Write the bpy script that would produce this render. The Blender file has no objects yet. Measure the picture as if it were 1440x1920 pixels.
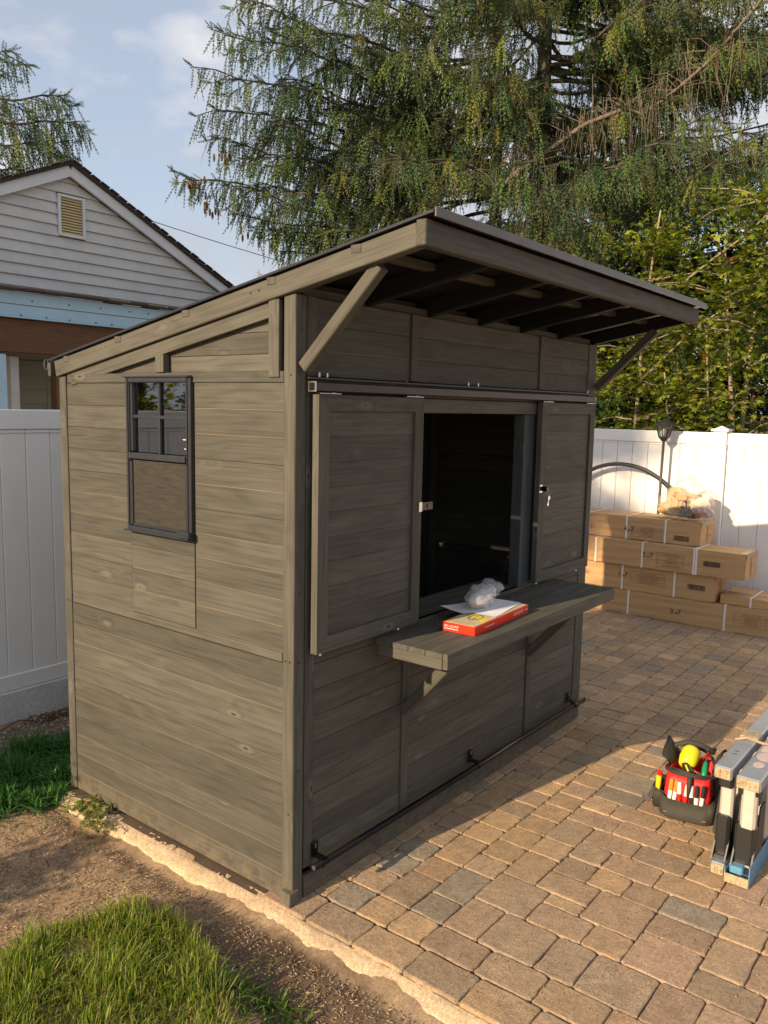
import bpy, math, random
import numpy as np
from mathutils import Matrix, Vector, Euler
random.seed(7); RNG = np.random.default_rng(11)
scene = bpy.context.scene
col = scene.collection
# ------------------------------------------------------------------ camera
cd = bpy.data.cameras.new('camera'); cam = bpy.data.objects.new('camera', cd); col.objects.link(cam)
_yaw, _pit, _rol = math.radians(37.95430635), math.radians(-7.30560401), math.radians(1.17300858)
_d = Vector((math.cos(_yaw)*math.cos(_pit), math.sin(_yaw)*math.cos(_pit), math.sin(_pit)))
_r = Vector((math.sin(_yaw), -math.cos(_yaw), 0)); _u = _r.cross(_d)
_r2 = math.cos(_rol)*_r + math.sin(_rol)*_u; _u2 = -math.sin(_rol)*_r + math.cos(_rol)*_u
cam.matrix_world = Matrix(((_r2.x,_u2.x,-_d.x,-1.99537664),(_r2.y,_u2.y,-_d.y,-1.94402832),(_r2.z,_u2.z,-_d.z,1.8),(0,0,0,1)))
cd.sensor_fit = 'VERTICAL'; cd.sensor_height = 36; cd.sensor_width = 27; cd.lens = 36*1535.28/1920
cd.clip_start = 0.05; cd.clip_end = 1000
scene.camera = cam
# ------------------------------------------------------------------ light
EL = math.radians(22.0); SL = 0.18
to_sun = Vector((-1, SL, 0)).normalized()*math.cos(EL) + Vector((0,0,math.sin(EL)))
SUN_STRENGTH = 5.0; SKY_STRENGTH = 0.15; EXPOSURE = 0.6
ld = bpy.data.lights.new('sun', 'SUN'); ld.energy = SUN_STRENGTH; ld.angle = math.radians(0.6); ld.color = (1.0, 0.76, 0.49)
sun = bpy.data.objects.new('sun', ld); col.objects.link(sun)
sun.rotation_euler = to_sun.to_track_quat('Z', 'Y').to_euler(); sun.location = (-6, 1, 8)
world = bpy.data.worlds.new('World'); scene.world = world; world.use_nodes = True
wn = world.node_tree.nodes; wl = world.node_tree.links; wn.clear()
wo = wn.new('ShaderNodeOutputWorld'); bg = wn.new('ShaderNodeBackground'); bg.inputs[1].default_value = SKY_STRENGTH
sk = wn.new('ShaderNodeTexSky'); sk.sky_type = 'NISHITA'; sk.sun_disc = False; sk.sun_elevation = EL
sk.sun_rotation = math.atan2(to_sun.x, to_sun.y) % (2*math.pi); sk.air_density = 1.0; sk.dust_density = 1.0; sk.ozone_density = 1.5
tc = wn.new('ShaderNodeTexCoord')
mp = wn.new('ShaderNodeMapping'); mp.inputs['Scale'].default_value = (1, 1, 2.2); mp.inputs['Location'].default_value = (3.1, .4, .2)
n1 = wn.new('ShaderNodeTexNoise'); n1.inputs['Scale'].default_value = 2.6; n1.inputs['Detail'].default_value = 7; n1.inputs['Roughness'].default_value = .5
cr = wn.new('ShaderNodeValToRGB'); cr.color_ramp.elements[0].position = .40; cr.color_ramp.elements[1].position = .60
cr.color_ramp.elements[0].color = (.60, .60, .60, 1)
mx = wn.new('ShaderNodeMix'); mx.data_type = 'RGBA'
CLOUD = (2.5, 2.62, 2.9, 1)
mx.inputs[7].default_value = CLOUD
n2 = wn.new('ShaderNodeTexNoise'); n2.inputs['Scale'].default_value = 5.5; n2.inputs['Detail'].default_value = 6
cr2 = wn.new('ShaderNodeValToRGB'); cr2.color_ramp.elements[0].position = .50; cr2.color_ramp.elements[1].position = .68
mx2 = wn.new('ShaderNodeMix'); mx2.data_type = 'RGBA'; mx2.inputs[7].default_value = (3.7, 3.65, 3.8, 1)
wl.new(tc.outputs['Generated'], mp.inputs[0]); wl.new(mp.outputs[0], n1.inputs[0]); wl.new(mp.outputs[0], n2.inputs[0])
wl.new(n1.outputs[0], cr.inputs[0]); wl.new(cr.outputs[0], mx.inputs[0]); wl.new(sk.outputs[0], mx.inputs[6])
wl.new(n2.outputs[0], cr2.inputs[0]); wl.new(cr2.outputs[0], mx2.inputs[0]); wl.new(mx.outputs[2], mx2.inputs[6])
wl.new(mx2.outputs[2], bg.inputs[0]); wl.new(bg.outputs[0], wo.inputs[0])
vs = scene.view_settings; vs.view_transform = 'Standard'; vs.look = 'None'; vs.gamma = 1; vs.use_curve_mapping = False; vs.exposure = EXPOSURE
scene.render.engine = 'CYCLES'
try:
    scene.cycles.use_denoising = True; scene.cycles.transparent_max_bounces = 12
except Exception: pass
# ------------------------------------------------------------------ core helpers
W = {}
I4 = Matrix.Identity(4)
def T(x, y, z): return Matrix.Translation((x, y, z))
def basis(u, v, w, c):
    return Matrix(((u[0],v[0],w[0],c[0]),(u[1],v[1],w[1],c[1]),(u[2],v[2],w[2],c[2]),(0,0,0,1)))
FRONT = ((1,0,0),(0,0,1),(0,-1,0)); SIDE = ((0,1,0),(0,0,1),(1,0,0)); FLAT = ((1,0,0),(0,1,0),(0,0,1)); FLATY = ((0,1,0),(-1,0,0),(0,0,1))
UPX = ((0,0,1),(1,0,0),(0,1,0)); UPY = ((0,0,1),(0,1,0),(-1,0,0))   # vertical boards: width along X or along Y
def put(o, M=I4, parent=None, label=None, cat=None, group=None, kind=None):
    if o.name not in col.objects: col.objects.link(o)
    W[o.name] = M
    if parent is not None:
        o.parent = parent; o.matrix_basis = W[parent.name].inverted() @ M
    else: o.matrix_basis = M
    if label: o['label'] = label
    if cat: o['category'] = cat
    if group: o['group'] = group
    if kind: o['kind'] = kind
    return o
def empty(name, M=I4, **k):
    o = bpy.data.objects.new(name, None); o.empty_display_size = .1
    return put(o, M, **k)
def mobj(name, verts, faces, mats, M=I4, parent=None, midx=None, smooth=False, **k):
    me = bpy.data.meshes.new(name); me.from_pydata([tuple(v) for v in verts], [], faces); 
    for m in (mats if isinstance(mats, (list, tuple)) else [mats]): me.materials.append(m)
    if midx: me.polygons.foreach_set('material_index', midx)
    if smooth: me.polygons.foreach_set('use_smooth', [True]*len(me.polygons))
    me.update()
    return put(bpy.data.objects.new(name, me), M, parent, **k)
def trimesh(name, V, F, mats, M=I4, parent=None, colors=None, smooth=False, midx=None, **k):
    """fast triangle mesh: V (n,3), F (m,3), colors (n,3) per vertex"""
    V = np.asarray(V, np.float32); F = np.asarray(F, np.int32)
    me = bpy.data.meshes.new(name); me.vertices.add(len(V)); me.vertices.foreach_set('co', V.ravel())
    me.loops.add(F.size); me.loops.foreach_set('vertex_index', F.ravel())
    me.polygons.add(len(F)); me.polygons.foreach_set('loop_start', np.arange(0, F.size, 3, dtype=np.int32))
    if midx is not None: me.polygons.foreach_set('material_index', np.asarray(midx, np.int32))
    me.polygons.foreach_set('use_smooth', np.full(len(F), smooth))
    for m in (mats if isinstance(mats, (list, tuple)) else [mats]): me.materials.append(m)
    if colors is not None:
        a = me.color_attributes.new('tint', 'FLOAT_COLOR', 'POINT')
        c = np.ones((len(V), 4), np.float32); c[:, :3] = colors; a.data.foreach_set('color', c.ravel())
    me.update(calc_edges=True)
    return put(bpy.data.objects.new(name, me), M, parent, **k)
def cbox(L, H, D, c=.002):
    """chamfered box about the origin: L along x, H along y, D along z"""
    a, b, d = L/2, H/2, D/2; c = min(c, a*.4, b*.4, d*.4); V = []; idx = {}
    for sx in (-1, 1):
        for sy in (-1, 1):
            for sz in (-1, 1):
                for k in range(3):
                    p = [sx*(a-c), sy*(b-c), sz*(d-c)]; p[k] = (sx*a, sy*b, sz*d)[k]
                    idx[(sx, sy, sz, k)] = len(V); V.append(p)
    F = []
    def orient(f):
        n = Vector(np.cross(np.subtract(V[f[1]], V[f[0]]), np.subtract(V[f[2]], V[f[1]]))); ce = Vector(np.mean([V[i] for i in f], axis=0))
        return f if n.dot(ce) > 0 else f[::-1]
    for k in range(3):
        o1, o2 = [j for j in range(3) if j != k]
        for s in (-1, 1):
            f = []
            for a1, a2 in ((-1,-1),(1,-1),(1,1),(-1,1)):
                t = [0,0,0]; t[k] = s; t[o1] = a1; t[o2] = a2; f.append(idx[(*t, k)])
            F.append(orient(f))
        for s1 in (-1, 1):
            for s2 in (-1, 1):      # edge along k between faces o1,o2
                f = []
                for (sk, kk) in ((-1,o1),(1,o1),(1,o2),(-1,o2)):
                    t = [0,0,0]; t[k] = sk; t[o1] = s1; t[o2] = s2; f.append(idx[(*t, kk)])
                F.append(orient(f))
    for sx in (-1,1):
        for sy in (-1,1):
            for sz in (-1,1): F.append(orient([idx[(sx,sy,sz,k)] for k in range(3)]))
    return V, F
def board(name, parent, bs, c, size, mat, ch=.002, rz=0, **k):
    V, F = cbox(*size, ch)
    M = basis(*bs, c)
    if rz: M = M @ Matrix.Rotation(rz, 4, 'Z')
    return mobj(name, V, F, mat, M, parent, **k)
def beam(name, parent, p0, p1, h, t, mat, side=(1,0,0), ch=.002, **k):
    """bar from p0 to p1; t = thickness along 'side', h = the other way"""
    p0, p1 = Vector(p0), Vector(p1); u = (p1-p0); L = u.length; u.normalize()
    w = Vector(side); w = (w - u*w.dot(u)).normalized(); v = w.cross(u)
    V, F = cbox(L, h, t, ch)
    return mobj(name, V, F, mat, basis(u, v, w, (p0+p1)/2), parent, **k)
def prism(poly, t):
    n = len(poly); V = [(x, y, -t/2) for x, y in poly] + [(x, y, t/2) for x, y in poly]
    F = [list(range(n))[::-1], list(range(n, 2*n))] + [[i, (i+1) % n, n+(i+1) % n, n+i] for i in range(n)]
    return V, F
def merge(parts):
    V = []; F = []; mi = []
    for i, p in enumerate(parts):
        v, f = p[0], p[1]; m = p[2] if len(p) > 2 else 0
        b = len(V); V += [tuple(q) for q in v]; F += [[j+b for j in g] for g in f]; mi += [m]*len(f)
    return V, F, mi
def xf(part, M):
    return [tuple(M @ Vector(v)) for v in part[0]], part[1]
def box_at(c, size, ch=0):
    V, F = cbox(*size, ch or 1e-4); return [(v[0]+c[0], v[1]+c[1], v[2]+c[2]) for v in V], F
def tube(path, rad, n=8, cap=True):
    P = [Vector(p) for p in path]; V = []; F = []
    r = rad if hasattr(rad, '__len__') else [rad]*len(P)
    t0 = (P[1]-P[0]).normalized(); up = Vector((0,0,1)) if abs(t0.z) < .9 else Vector((1,0,0))
    a = t0.cross(up).normalized()
    for i, p in enumerate(P):
        t = (P[min(i+1, len(P)-1)]-P[max(i-1, 0)]).normalized(); a = (a - t*a.dot(t)).normalized(); b = t.cross(a)
        for k in range(n):
            an = 2*math.pi*k/n; V.append(p + (a*math.cos(an)+b*math.sin(an))*r[i])
    for i in range(len(P)-1):
        for k in range(n): F.append([i*n+k, i*n+(k+1) % n, (i+1)*n+(k+1) % n, (i+1)*n+k])
    if cap: F += [list(range(n))[::-1], list(range((len(P)-1)*n, len(P)*n))]
    return [tuple(v) for v in V], F
def lathe(prof, n=16, ang0=0):
    V = []; F = []
    for r, z in prof:
        for k in range(n): a = ang0+2*math.pi*k/n; V.append((r*math.cos(a), r*math.sin(a), z))
    for i in range(len(prof)-1):
        for k in range(n): F.append([i*n+k, i*n+(k+1) % n, (i+1)*n+(k+1) % n, (i+1)*n+k])
    F += [list(range(n))[::-1], list(range((len(prof)-1)*n, len(prof)*n))]
    return V, F
def clip(poly, a, b, c):
    """keep a*x+b*y<=c"""
    out = []
    for i in range(len(poly)):
        p, q = poly[i], poly[(i+1) % len(poly)]; dp = a*p[0]+b*p[1]-c; dq = a*q[0]+b*q[1]-c
        if dp <= 0: out.append(p)
        if (dp < 0) != (dq < 0) and dp != dq:
            t = dp/(dp-dq); out.append((p[0]+t*(q[0]-p[0]), p[1]+t*(q[1]-p[1])))
    return out
def text_obj(s, size, mat, M, parent, name='lettering', **k):
    cu = bpy.data.curves.new(name, 'FONT'); cu.body = s; cu.size = size; cu.extrude = .0002; cu.resolution_u = 2
    t = bpy.data.objects.new('tmp', cu); col.objects.link(t)
    bpy.context.view_layer.update(); me = bpy.data.meshes.new_from_object(t.evaluated_get(bpy.context.evaluated_depsgraph_get()))
    bpy.data.objects.remove(t); me.materials.clear(); me.materials.append(mat)
    return put(bpy.data.objects.new(name, me), M, parent, **k)
# ------------------------------------------------------------------ materials
class NT:
    def __init__(s, name):
        s.m = bpy.data.materials.new(name); s.m.use_nodes = True; s.n = s.m.node_tree.nodes; s.l = s.m.node_tree.links
        s.b = s.n['Principled BSDF']; s.out = s.n['Material Output']
    def new(s, t, **kw):
        q = s.n.new(t)
        for k, v in kw.items():
            if hasattr(q, k): setattr(q, k, v)
            else: q.inputs[k.replace('_', ' ')].default_value = v
        return q
    def set(s, name, v):
        if isinstance(v, bpy.types.NodeSocket): s.l.new(v, s.b.inputs[name])
        else: s.b.inputs[name].default_value = v
    def math(s, op, a, b=0.0, c=None, clamp=False):
        q = s.n.new('ShaderNodeMath'); q.operation = op; q.use_clamp = clamp
        for i, x in enumerate((a, b) if c is None else (a, b, c)):
            if isinstance(x, bpy.types.NodeSocket): s.l.new(x, q.inputs[i])
            else: q.inputs[i].default_value = x
        return q.outputs[0]
    def mix(s, f, a, b, mode='MIX'):
        q = s.n.new('ShaderNodeMix'); q.data_type = 'RGBA'; q.blend_type = mode
        for i, x in ((0, f), (6, a), (7, b)):
            if isinstance(x, bpy.types.NodeSocket): s.l.new(x, q.inputs[i])
            else: q.inputs[i].default_value = x if i == 0 else (*x[:3], 1)
        return q.outputs[2]
    def ramp(s, f, stops):
        q = s.n.new('ShaderNodeValToRGB'); e = q.color_ramp.elements
        while len(e) < len(stops): e.new(.5)
        for i, (p, c) in enumerate(stops): e[i].position = p; e[i].color = (*c, 1) if hasattr(c, '__len__') else (c, c, c, 1)
        s.l.new(f, q.inputs[0]); return q.outputs[0]
    def coord(s, scale=(1,1,1), rnd=True, kind='Object'):
        t = s.n.new('ShaderNodeTexCoord'); m = s.n.new('ShaderNodeMapping'); m.inputs['Scale'].default_value = scale
        src = t.outputs[kind]
        if rnd:
            oi = s.n.new('ShaderNodeObjectInfo'); cx = s.n.new('ShaderNodeCombineXYZ')
            s.l.new(s.math('MULTIPLY', oi.outputs['Random'], 37.0), cx.inputs[0]); s.l.new(s.math('MULTIPLY', oi.outputs['Random'], 91.0), cx.inputs[1]); s.l.new(s.math('MULTIPLY', oi.outputs['Random'], 13.0), cx.inputs[2])
            v = s.n.new('ShaderNodeVectorMath'); v.operation = 'ADD'; s.l.new(src, v.inputs[0]); s.l.new(cx.outputs[0], v.inputs[1]); src = v.outputs[0]
        s.l.new(src, m.inputs[0]); return m.outputs[0]
    def noise(s, vec, scale=5, detail=4, rough=.5, dist=0):
        q = s.n.new('ShaderNodeTexNoise'); q.inputs['Scale'].default_value = scale; q.inputs['Detail'].default_value = detail
        q.inputs['Roughness'].default_value = rough; q.inputs['Distortion'].default_value = dist
        s.l.new(vec, q.inputs[0]); return q.outputs[0]
    def bump(s, h, strength=.3, dist=.01):
        q = s.n.new('ShaderNodeBump'); q.inputs['Strength'].default_value = strength; q.inputs['Distance'].default_value = dist
        s.l.new(h, q.inputs['Height']); s.l.new(q.outputs[0], s.b.inputs['Normal'])
    def rand(s):
        return s.n.new('ShaderNodeObjectInfo').outputs['Random']
def simple(name, c, rough=.6, metal=0, var=.12, scale=12, bump=0, spec=None):
    t = NT(name); v = t.coord()
    n = t.noise(v, scale, 5, .6)
    t.set('Base Color', t.mix(n, [x*(1-var) for x in c], [min(1, x*(1+var)) for x in c])); t.set('Roughness', rough); t.set('Metallic', metal)
    if bump: t.bump(n, bump, .004)
    if spec is not None: t.set('Specular IOR Level', spec)
    return t.m
def wood(name, base, dark, light, rough=.55, knots=True, spread=.35, ring=26):
    t = NT(name); v0 = t.coord((1,1,1))
    vs_ = t.n.new('ShaderNodeMapping'); vs_.inputs['Scale'].default_value = (1.2, 9, 9); t.l.new(v0, vs_.inputs[0])
    field = t.noise(vs_.outputs[0], 1.0, 2, .5, .3)
    vk = t.n.new('ShaderNodeMapping'); vk.inputs['Scale'].default_value = (3.6, 9.5, 9.5); t.l.new(v0, vk.inputs[0])
    vo = t.n.new('ShaderNodeTexVoronoi'); vo.inputs['Scale'].default_value = 1; vo.inputs['Randomness'].default_value = 1; t.l.new(vk.outputs[0], vo.inputs[0])
    d = vo.outputs['Distance']
    sel = t.math('GREATER_THAN', t.n.new('ShaderNodeSeparateColor').outputs[0], .35)
    sc = [n for n in t.n if n.bl_idname == 'ShaderNodeSeparateColor'][0]; t.l.new(vo.outputs['Color'], sc.inputs[0])
    infl = t.math('MULTIPLY', sel, t.math('EXPONENT', t.math('MULTIPLY', t.math('MULTIPLY', d, d), -22.0)))
    f2 = t.math('ADD', field, t.math('MULTIPLY', infl, .26 if knots else 0))
    rings = t.math('SINE', t.math('MULTIPLY', f2, ring*2.4))
    rings = t.math('MULTIPLY_ADD', rings, .5, .5)
    vf = t.n.new('ShaderNodeMapping'); vf.inputs['Scale'].default_value = (3, 110, 110); t.l.new(v0, vf.inputs[0])
    fine = t.noise(vf.outputs[0], 1, 4, .6)
    blotch = t.noise(v0, 3.2, 4, .55)
    c1 = t.mix(rings, dark, base); 
    c1 = t.mix(.42, c1, base)
    c2 = t.mix(t.ramp(fine, [(.35, 0.0), (.7, 1.0)]), c1, light)
    c2 = t.mix(.40, c2, c1)
    c3 = t.mix(t.ramp(blotch, [(.3, .72), (.7, 1.18)]), (0,0,0), c2, 'MIX')
    q = t.n.new('ShaderNodeMix'); q.data_type = 'RGBA'; q.blend_type = 'MULTIPLY'; q.inputs[0].default_value = 1
    t.l.new(c2, q.inputs[6]); t.l.new(t.ramp(blotch, [(.28, .90), (.72, 1.07)]), q.inputs[7]); c3 = q.outputs[2]
    rv = t.math('MULTIPLY_ADD', t.rand(), spread, 1-spread/2)
    hs = t.n.new('ShaderNodeHueSaturation'); t.l.new(rv, hs.inputs['Value']); t.l.new(c3, hs.inputs['Color'])
    c4 = hs.outputs[0]
    if knots:
        kn = t.math('MULTIPLY', sel, t.ramp(d, [(.08, 1.0), (.19, 0.0)]))
        c4 = t.mix(t.math('MULTIPLY', kn, .75), c4, [min(1, x*1.15) for x in light])
        kc = t.math('MULTIPLY', sel, t.ramp(d, [(.035, 1.0), (.065, 0.0)]))
        c4 = t.mix(t.math('MULTIPLY', kc, .8), c4, [x*.4 for x in dark])
    gz = t.n.new('ShaderNodeSeparateXYZ'); t.l.new(t.n.new('ShaderNodeNewGeometry').outputs['Position'], gz.inputs[0])
    du = t.math('MULTIPLY', t.ramp(gz.outputs[2], [(0.0, 1.0), (.13, 0.0)]), t.ramp(t.noise(v0, 22, 5, .7), [(.38, 0.0), (.62, .55)]))
    c4 = t.mix(du, c4, (.20,.155,.10))
    t.set('Base Color', c4); t.set('Roughness', rough); t.set('Specular IOR Level', .2)
    t.bump(t.math('ADD', t.math('MULTIPLY', fine, .6), t.math('MULTIPLY', rings, .4)), .25, .0015)
    return t.m
M_stain = wood('stained_wood', (.082,.079,.066), (.050,.047,.039), (.124,.119,.099), rough=.7, ring=18)
M_raw = wood('raw_wood_edge', (.27,.20,.12), (.22,.16,.09), (.33,.25,.16), knots=False)
M_beam = wood('brown_beam_wood', (.115,.060,.033), (.07,.035,.02), (.17,.095,.055), ring=34)
M_darkwood = wood('near_black_wood', (.012,.0125,.013), (.008,.008,.008), (.02,.02,.02))  # near-black tone for the inner and far rafters
M_jamb = wood('slate_wood', (.050,.058,.062), (.032,.038,.042), (.07,.08,.085))  # dark blue-grey tone for the far hatch jamb
M_metal = simple('bronze_metal', (.055,.045,.037), .38, .6, .1)
M_black = simple('black_metal', (.012,.012,.013), .28, .7, .1)
M_blackfrm = simple('black_window_frame', (.035,.038,.045), .4, .3, .35, 40)
M_steel = simple('steel', (.5,.5,.5), .3, 1, .1)
M_roof = simple('dark_roof_sheet', (.030,.030,.036), .35, .3, .2)
M_flash = simple('grey_drip_metal', (.13,.112,.095), .35, .6, .25, 8)
M_dark = simple('dark_interior_lining', (.04,.045,.048), .8)
def vinyl(name, c):
    t = NT(name); v = t.coord((1,1,1), kind='Object'); n = t.noise(v, 2.5, 6, .6); n2 = t.noise(v, 60, 3, .6)
    t.set('Base Color', t.mix(t.ramp(n, [(.35, 0.0), (.75, 1.0)]), c, [x*.92 for x in c])); t.set('Roughness', .42)
    t.bump(n2, .04, .002); return t.m
M_vinyl = vinyl('white_vinyl', (.84,.84,.83))
def siding(name, c, dirt=.2):
    t = NT(name); v = t.coord(); n = t.noise(v, 3.0, 6, .65); 
    t.set('Base Color', t.mix(t.ramp(n, [(.4, 0.0), (.75, 1.0)]), c, [x*(1-dirt) for x in c])); t.set('Roughness', .6); return t.m
M_siding = siding('grey_siding', (.55,.56,.55)); M_siding2 = siding('tan_siding', (.21,.20,.15))
M_trim = siding('white_trim', (.62,.66,.70), .1); M_vent = siding('tan_vent', (.62,.50,.26)); M_bluefascia = siding('pale_blue_fascia', (.34,.52,.66), .12)
M_shingle = simple('dark_shingle', (.045,.035,.033), .9, 0, .4, 25, .5); M_shingle2 = simple('brown_shingle', (.060,.042,.038), .9, 0, .4, 25, .5)
# cardboard
def cardboard():
    t = NT('cardboard'); v = t.coord(); n = t.noise(v, 2.5, 6, .6); vf = t.n.new('ShaderNodeMapping'); vf.inputs['Scale'].default_value = (1, 130, 1); t.l.new(v, vf.inputs[0])
    fl = t.noise(vf.outputs[0], 1, 2); c = t.mix(n, (.44,.265,.125), (.55,.35,.175)); t.set('Base Color', c); t.set('Roughness', .75); t.bump(t.math('ADD', n, t.math('MULTIPLY', fl, .3)), .25, .01); return t.m
M_card = cardboard(); M_tape = simple('tan_packing_tape', (.40,.26,.15), .35); M_strap = simple('white_strap', (.78,.76,.72), .4)
M_ink = simple('black_print', (.035,.028,.025), .7); M_inkfaint = simple('brown_print', (.23,.13,.07), .7); M_redink = simple('red_print', (.55,.08,.03), .6)
# pavers
def paver_mat():
    t = NT('paver_stone'); a = t.n.new('ShaderNodeVertexColor'); a.layer_name = 'tint'
    v = t.coord((1,1,1), rnd=False, kind='Object'); g = t.n.new('ShaderNodeNewGeometry')
    n = t.noise(g.outputs['Position'], 14, 6, .65); n2 = t.noise(g.outputs['Position'], 170, 4, .7); n3 = t.noise(g.outputs['Position'], 1.6, 5, .6)
    c = t.mix(t.ramp(n, [(.3, 0.0), (.7, 1.0)]), (.78,.78,.78), (1.18,1.15,1.1)); c = t.mix(1.0, a.outputs[0], c, 'MULTIPLY')
    c = t.mix(1.0, c, t.ramp(n2, [(.32, .62), (.6, 1.16)]), 'MULTIPLY'); c = t.mix(t.math('MULTIPLY', t.ramp(n3, [(.45, 0.0), (.75, 1.0)]), .35), c, (.24,.17,.10))
    n4 = t.noise(g.outputs['Position'], 55, 5, .7); c = t.mix(1.0, c, t.ramp(n4, [(.35, .8), (.65, 1.12)]), 'MULTIPLY')
    t.set('Base Color', c); t.set('Roughness', .92); t.set('Specular IOR Level', .2); t.bump(t.math('ADD', t.math('MULTIPLY', n4, 1.0), t.math('MULTIPLY', n2, .6)), .8, .005); return t.m
M_paver = paver_mat()
def grit(name, a, b, s1=8, s2=140, bump=.7, rough=.9):
    t = NT(name); g = t.n.new('ShaderNodeNewGeometry').outputs['Position']; n = t.noise(g, s1, 7, .65); n2 = t.noise(g, s2, 4, .7)
    c = t.mix(t.ramp(n, [(.3, 0.0), (.7, 1.0)]), a, b); c = t.mix(1.0, c, t.ramp(n2, [(.3, .6), (.68, 1.25)]), 'MULTIPLY')
    t.set('Base Color', c); t.set('Roughness', rough); t.bump(t.math('ADD', n, t.math('MULTIPLY', n2, .5)), bump, .006); return t.m
M_sand = grit('joint_sand', (.07,.05,.033), (.13,.09,.058)); M_soil = grit('brown_soil', (.24,.160,.095), (.42,.295,.18), 6, 110)
M_conc = grit('rough_concrete', (.44,.32,.20), (.62,.47,.30), 10, 120, .6); M_conc2 = grit('pale_concrete', (.56,.57,.57), (.70,.70,.69), 6, 150, .4)
def damp_shade_soil():
    t = NT('soil_with_damp_and_painted_shade'); g = t.n.new('ShaderNodeNewGeometry').outputs['Position']; n = t.noise(g, 6, 7, .65); n2 = t.noise(g, 110, 4, .7)
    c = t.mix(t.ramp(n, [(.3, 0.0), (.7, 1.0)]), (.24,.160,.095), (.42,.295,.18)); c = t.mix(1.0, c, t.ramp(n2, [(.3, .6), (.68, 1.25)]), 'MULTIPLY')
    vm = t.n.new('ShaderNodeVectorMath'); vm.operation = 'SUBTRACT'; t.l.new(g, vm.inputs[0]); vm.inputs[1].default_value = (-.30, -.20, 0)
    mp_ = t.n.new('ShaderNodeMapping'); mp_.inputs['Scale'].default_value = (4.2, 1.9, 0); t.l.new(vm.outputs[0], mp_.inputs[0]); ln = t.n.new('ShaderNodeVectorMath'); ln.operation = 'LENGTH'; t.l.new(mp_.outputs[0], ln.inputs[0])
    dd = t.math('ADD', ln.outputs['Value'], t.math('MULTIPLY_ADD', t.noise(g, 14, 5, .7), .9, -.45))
    c = t.mix(t.math('MULTIPLY', t.ramp(dd, [(.65, 1.0), (1.25, 0.0)]), .82), c, (.075,.045,.026))  # dark oval: damp soil plus the lawn's cast shadow painted into the colour
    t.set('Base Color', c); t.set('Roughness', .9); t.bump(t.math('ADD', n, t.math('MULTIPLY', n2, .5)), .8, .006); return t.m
M_soil2 = damp_shade_soil()
M_pebble = grit('pebble', (.25,.21,.17), (.45,.40,.34), 12, 90, .3)
def tinted(name, rough=.6, trans=.0, mul=1.0):
    t = NT(name); a = t.n.new('ShaderNodeVertexColor'); a.layer_name = 'tint'; t.set('Base Color', a.outputs[0]); t.set('Roughness', rough); t.set('Specular IOR Level', .3)
    if trans:
        tr = t.n.new('ShaderNodeBsdfTranslucent'); mxs = t.n.new('ShaderNodeMixShader'); mxs.inputs[0].default_value = trans
        hs = t.n.new('ShaderNodeHueSaturation'); hs.inputs['Value'].default_value = 1.5; hs.inputs['Saturation'].default_value = 1.1; t.l.new(a.outputs[0], hs.inputs['Color'])
        t.l.new(hs.outputs[0], tr.inputs[0]); t.l.new(t.b.outputs[0], mxs.inputs[1]); t.l.new(tr.outputs[0], mxs.inputs[2]); t.l.new(mxs.outputs[0], t.out.inputs[0])
    return t.m
M_grass = tinted('grass_blade', .5, .35); M_needle = tinted('spruce_needle', .6, .12); M_leaf = tinted('broad_leaf', .45, .4); M_crumb = tinted('soil_crumb', .9)
M_bark = grit('grey_bark', (.055,.045,.036), (.13,.11,.09), 9, 70, .9); M_twig = simple('tan_twig', (.14,.115,.085), .8); M_palebark = grit('pale_bark', (.20,.16,.11), (.34,.28,.20), 9, 60)
def glass(name, tint=(.9,.95,.95), refl=.35):
    t = NT(name); tr = t.n.new('ShaderNodeBsdfTransparent'); tr.inputs[0].default_value = (*tint, 1); gl = t.n.new('ShaderNodeBsdfGlossy'); gl.inputs['Roughness'].default_value = .02
    mxs = t.n.new('ShaderNodeMixShader'); fr = t.n.new('ShaderNodeFresnel'); fr.inputs[0].default_value = 1.5
    t.l.new(t.math('MULTIPLY_ADD', fr.outputs[0], 1.0, refl, clamp=True), mxs.inputs[0]); t.l.new(tr.outputs[0], mxs.inputs[1]); t.l.new(gl.outputs[0], mxs.inputs[2]); t.l.new(mxs.outputs[0], t.out.inputs[0]); return t.m
M_glass = glass('window_glass', (.8,.85,.85), .25); M_lampglass = glass('lamp_glass', (.85,.9,.9), .12)
def plastic_film(name, c, a=.45):
    t = NT(name); tr = t.n.new('ShaderNodeBsdfTransparent'); mxs = t.n.new('ShaderNodeMixShader'); n = t.noise(t.coord(), 14, 6, .7)
    t.set('Base Color', (*c, 1)); t.set('Roughness', .22); t.l.new(t.math('MULTIPLY_ADD', n, .7, a-.35, clamp=True), mxs.inputs[0]); t.bump(n, .6, .02)
    t.l.new(tr.outputs[0], mxs.inputs[1]); t.l.new(t.b.outputs[0], mxs.inputs[2]); t.l.new(mxs.outputs[0], t.out.inputs[0]); return t.m
M_film = plastic_film('clear_plastic_film', (.80,.66,.50), .27); M_film2 = plastic_film('bubble_plastic', (.8,.8,.82), .34)
def screenmat():
    t = NT('insect_screen'); v = t.coord((1,1,1), rnd=False); vf = t.n.new('ShaderNodeMapping'); vf.inputs['Scale'].default_value = (14, 160, 160); t.l.new(v, vf.inputs[0])
    n = t.noise(vf.outputs[0], 1, 3, .6); t.set('Base Color', t.mix(t.ramp(n, [(.35, 0.0), (.65, 1.0)]), (.014,.012,.009), (.036,.030,.021))); t.set('Roughness', .7); return t.m
M_screen = screenmat()
M_redfab = simple('red_fabric', (.62,.015,.02), .6, 0, .15, 30, .2); M_blackfab = simple('black_fabric', (.035,.032,.026), .75, 0, .25, 60, .4)
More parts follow.
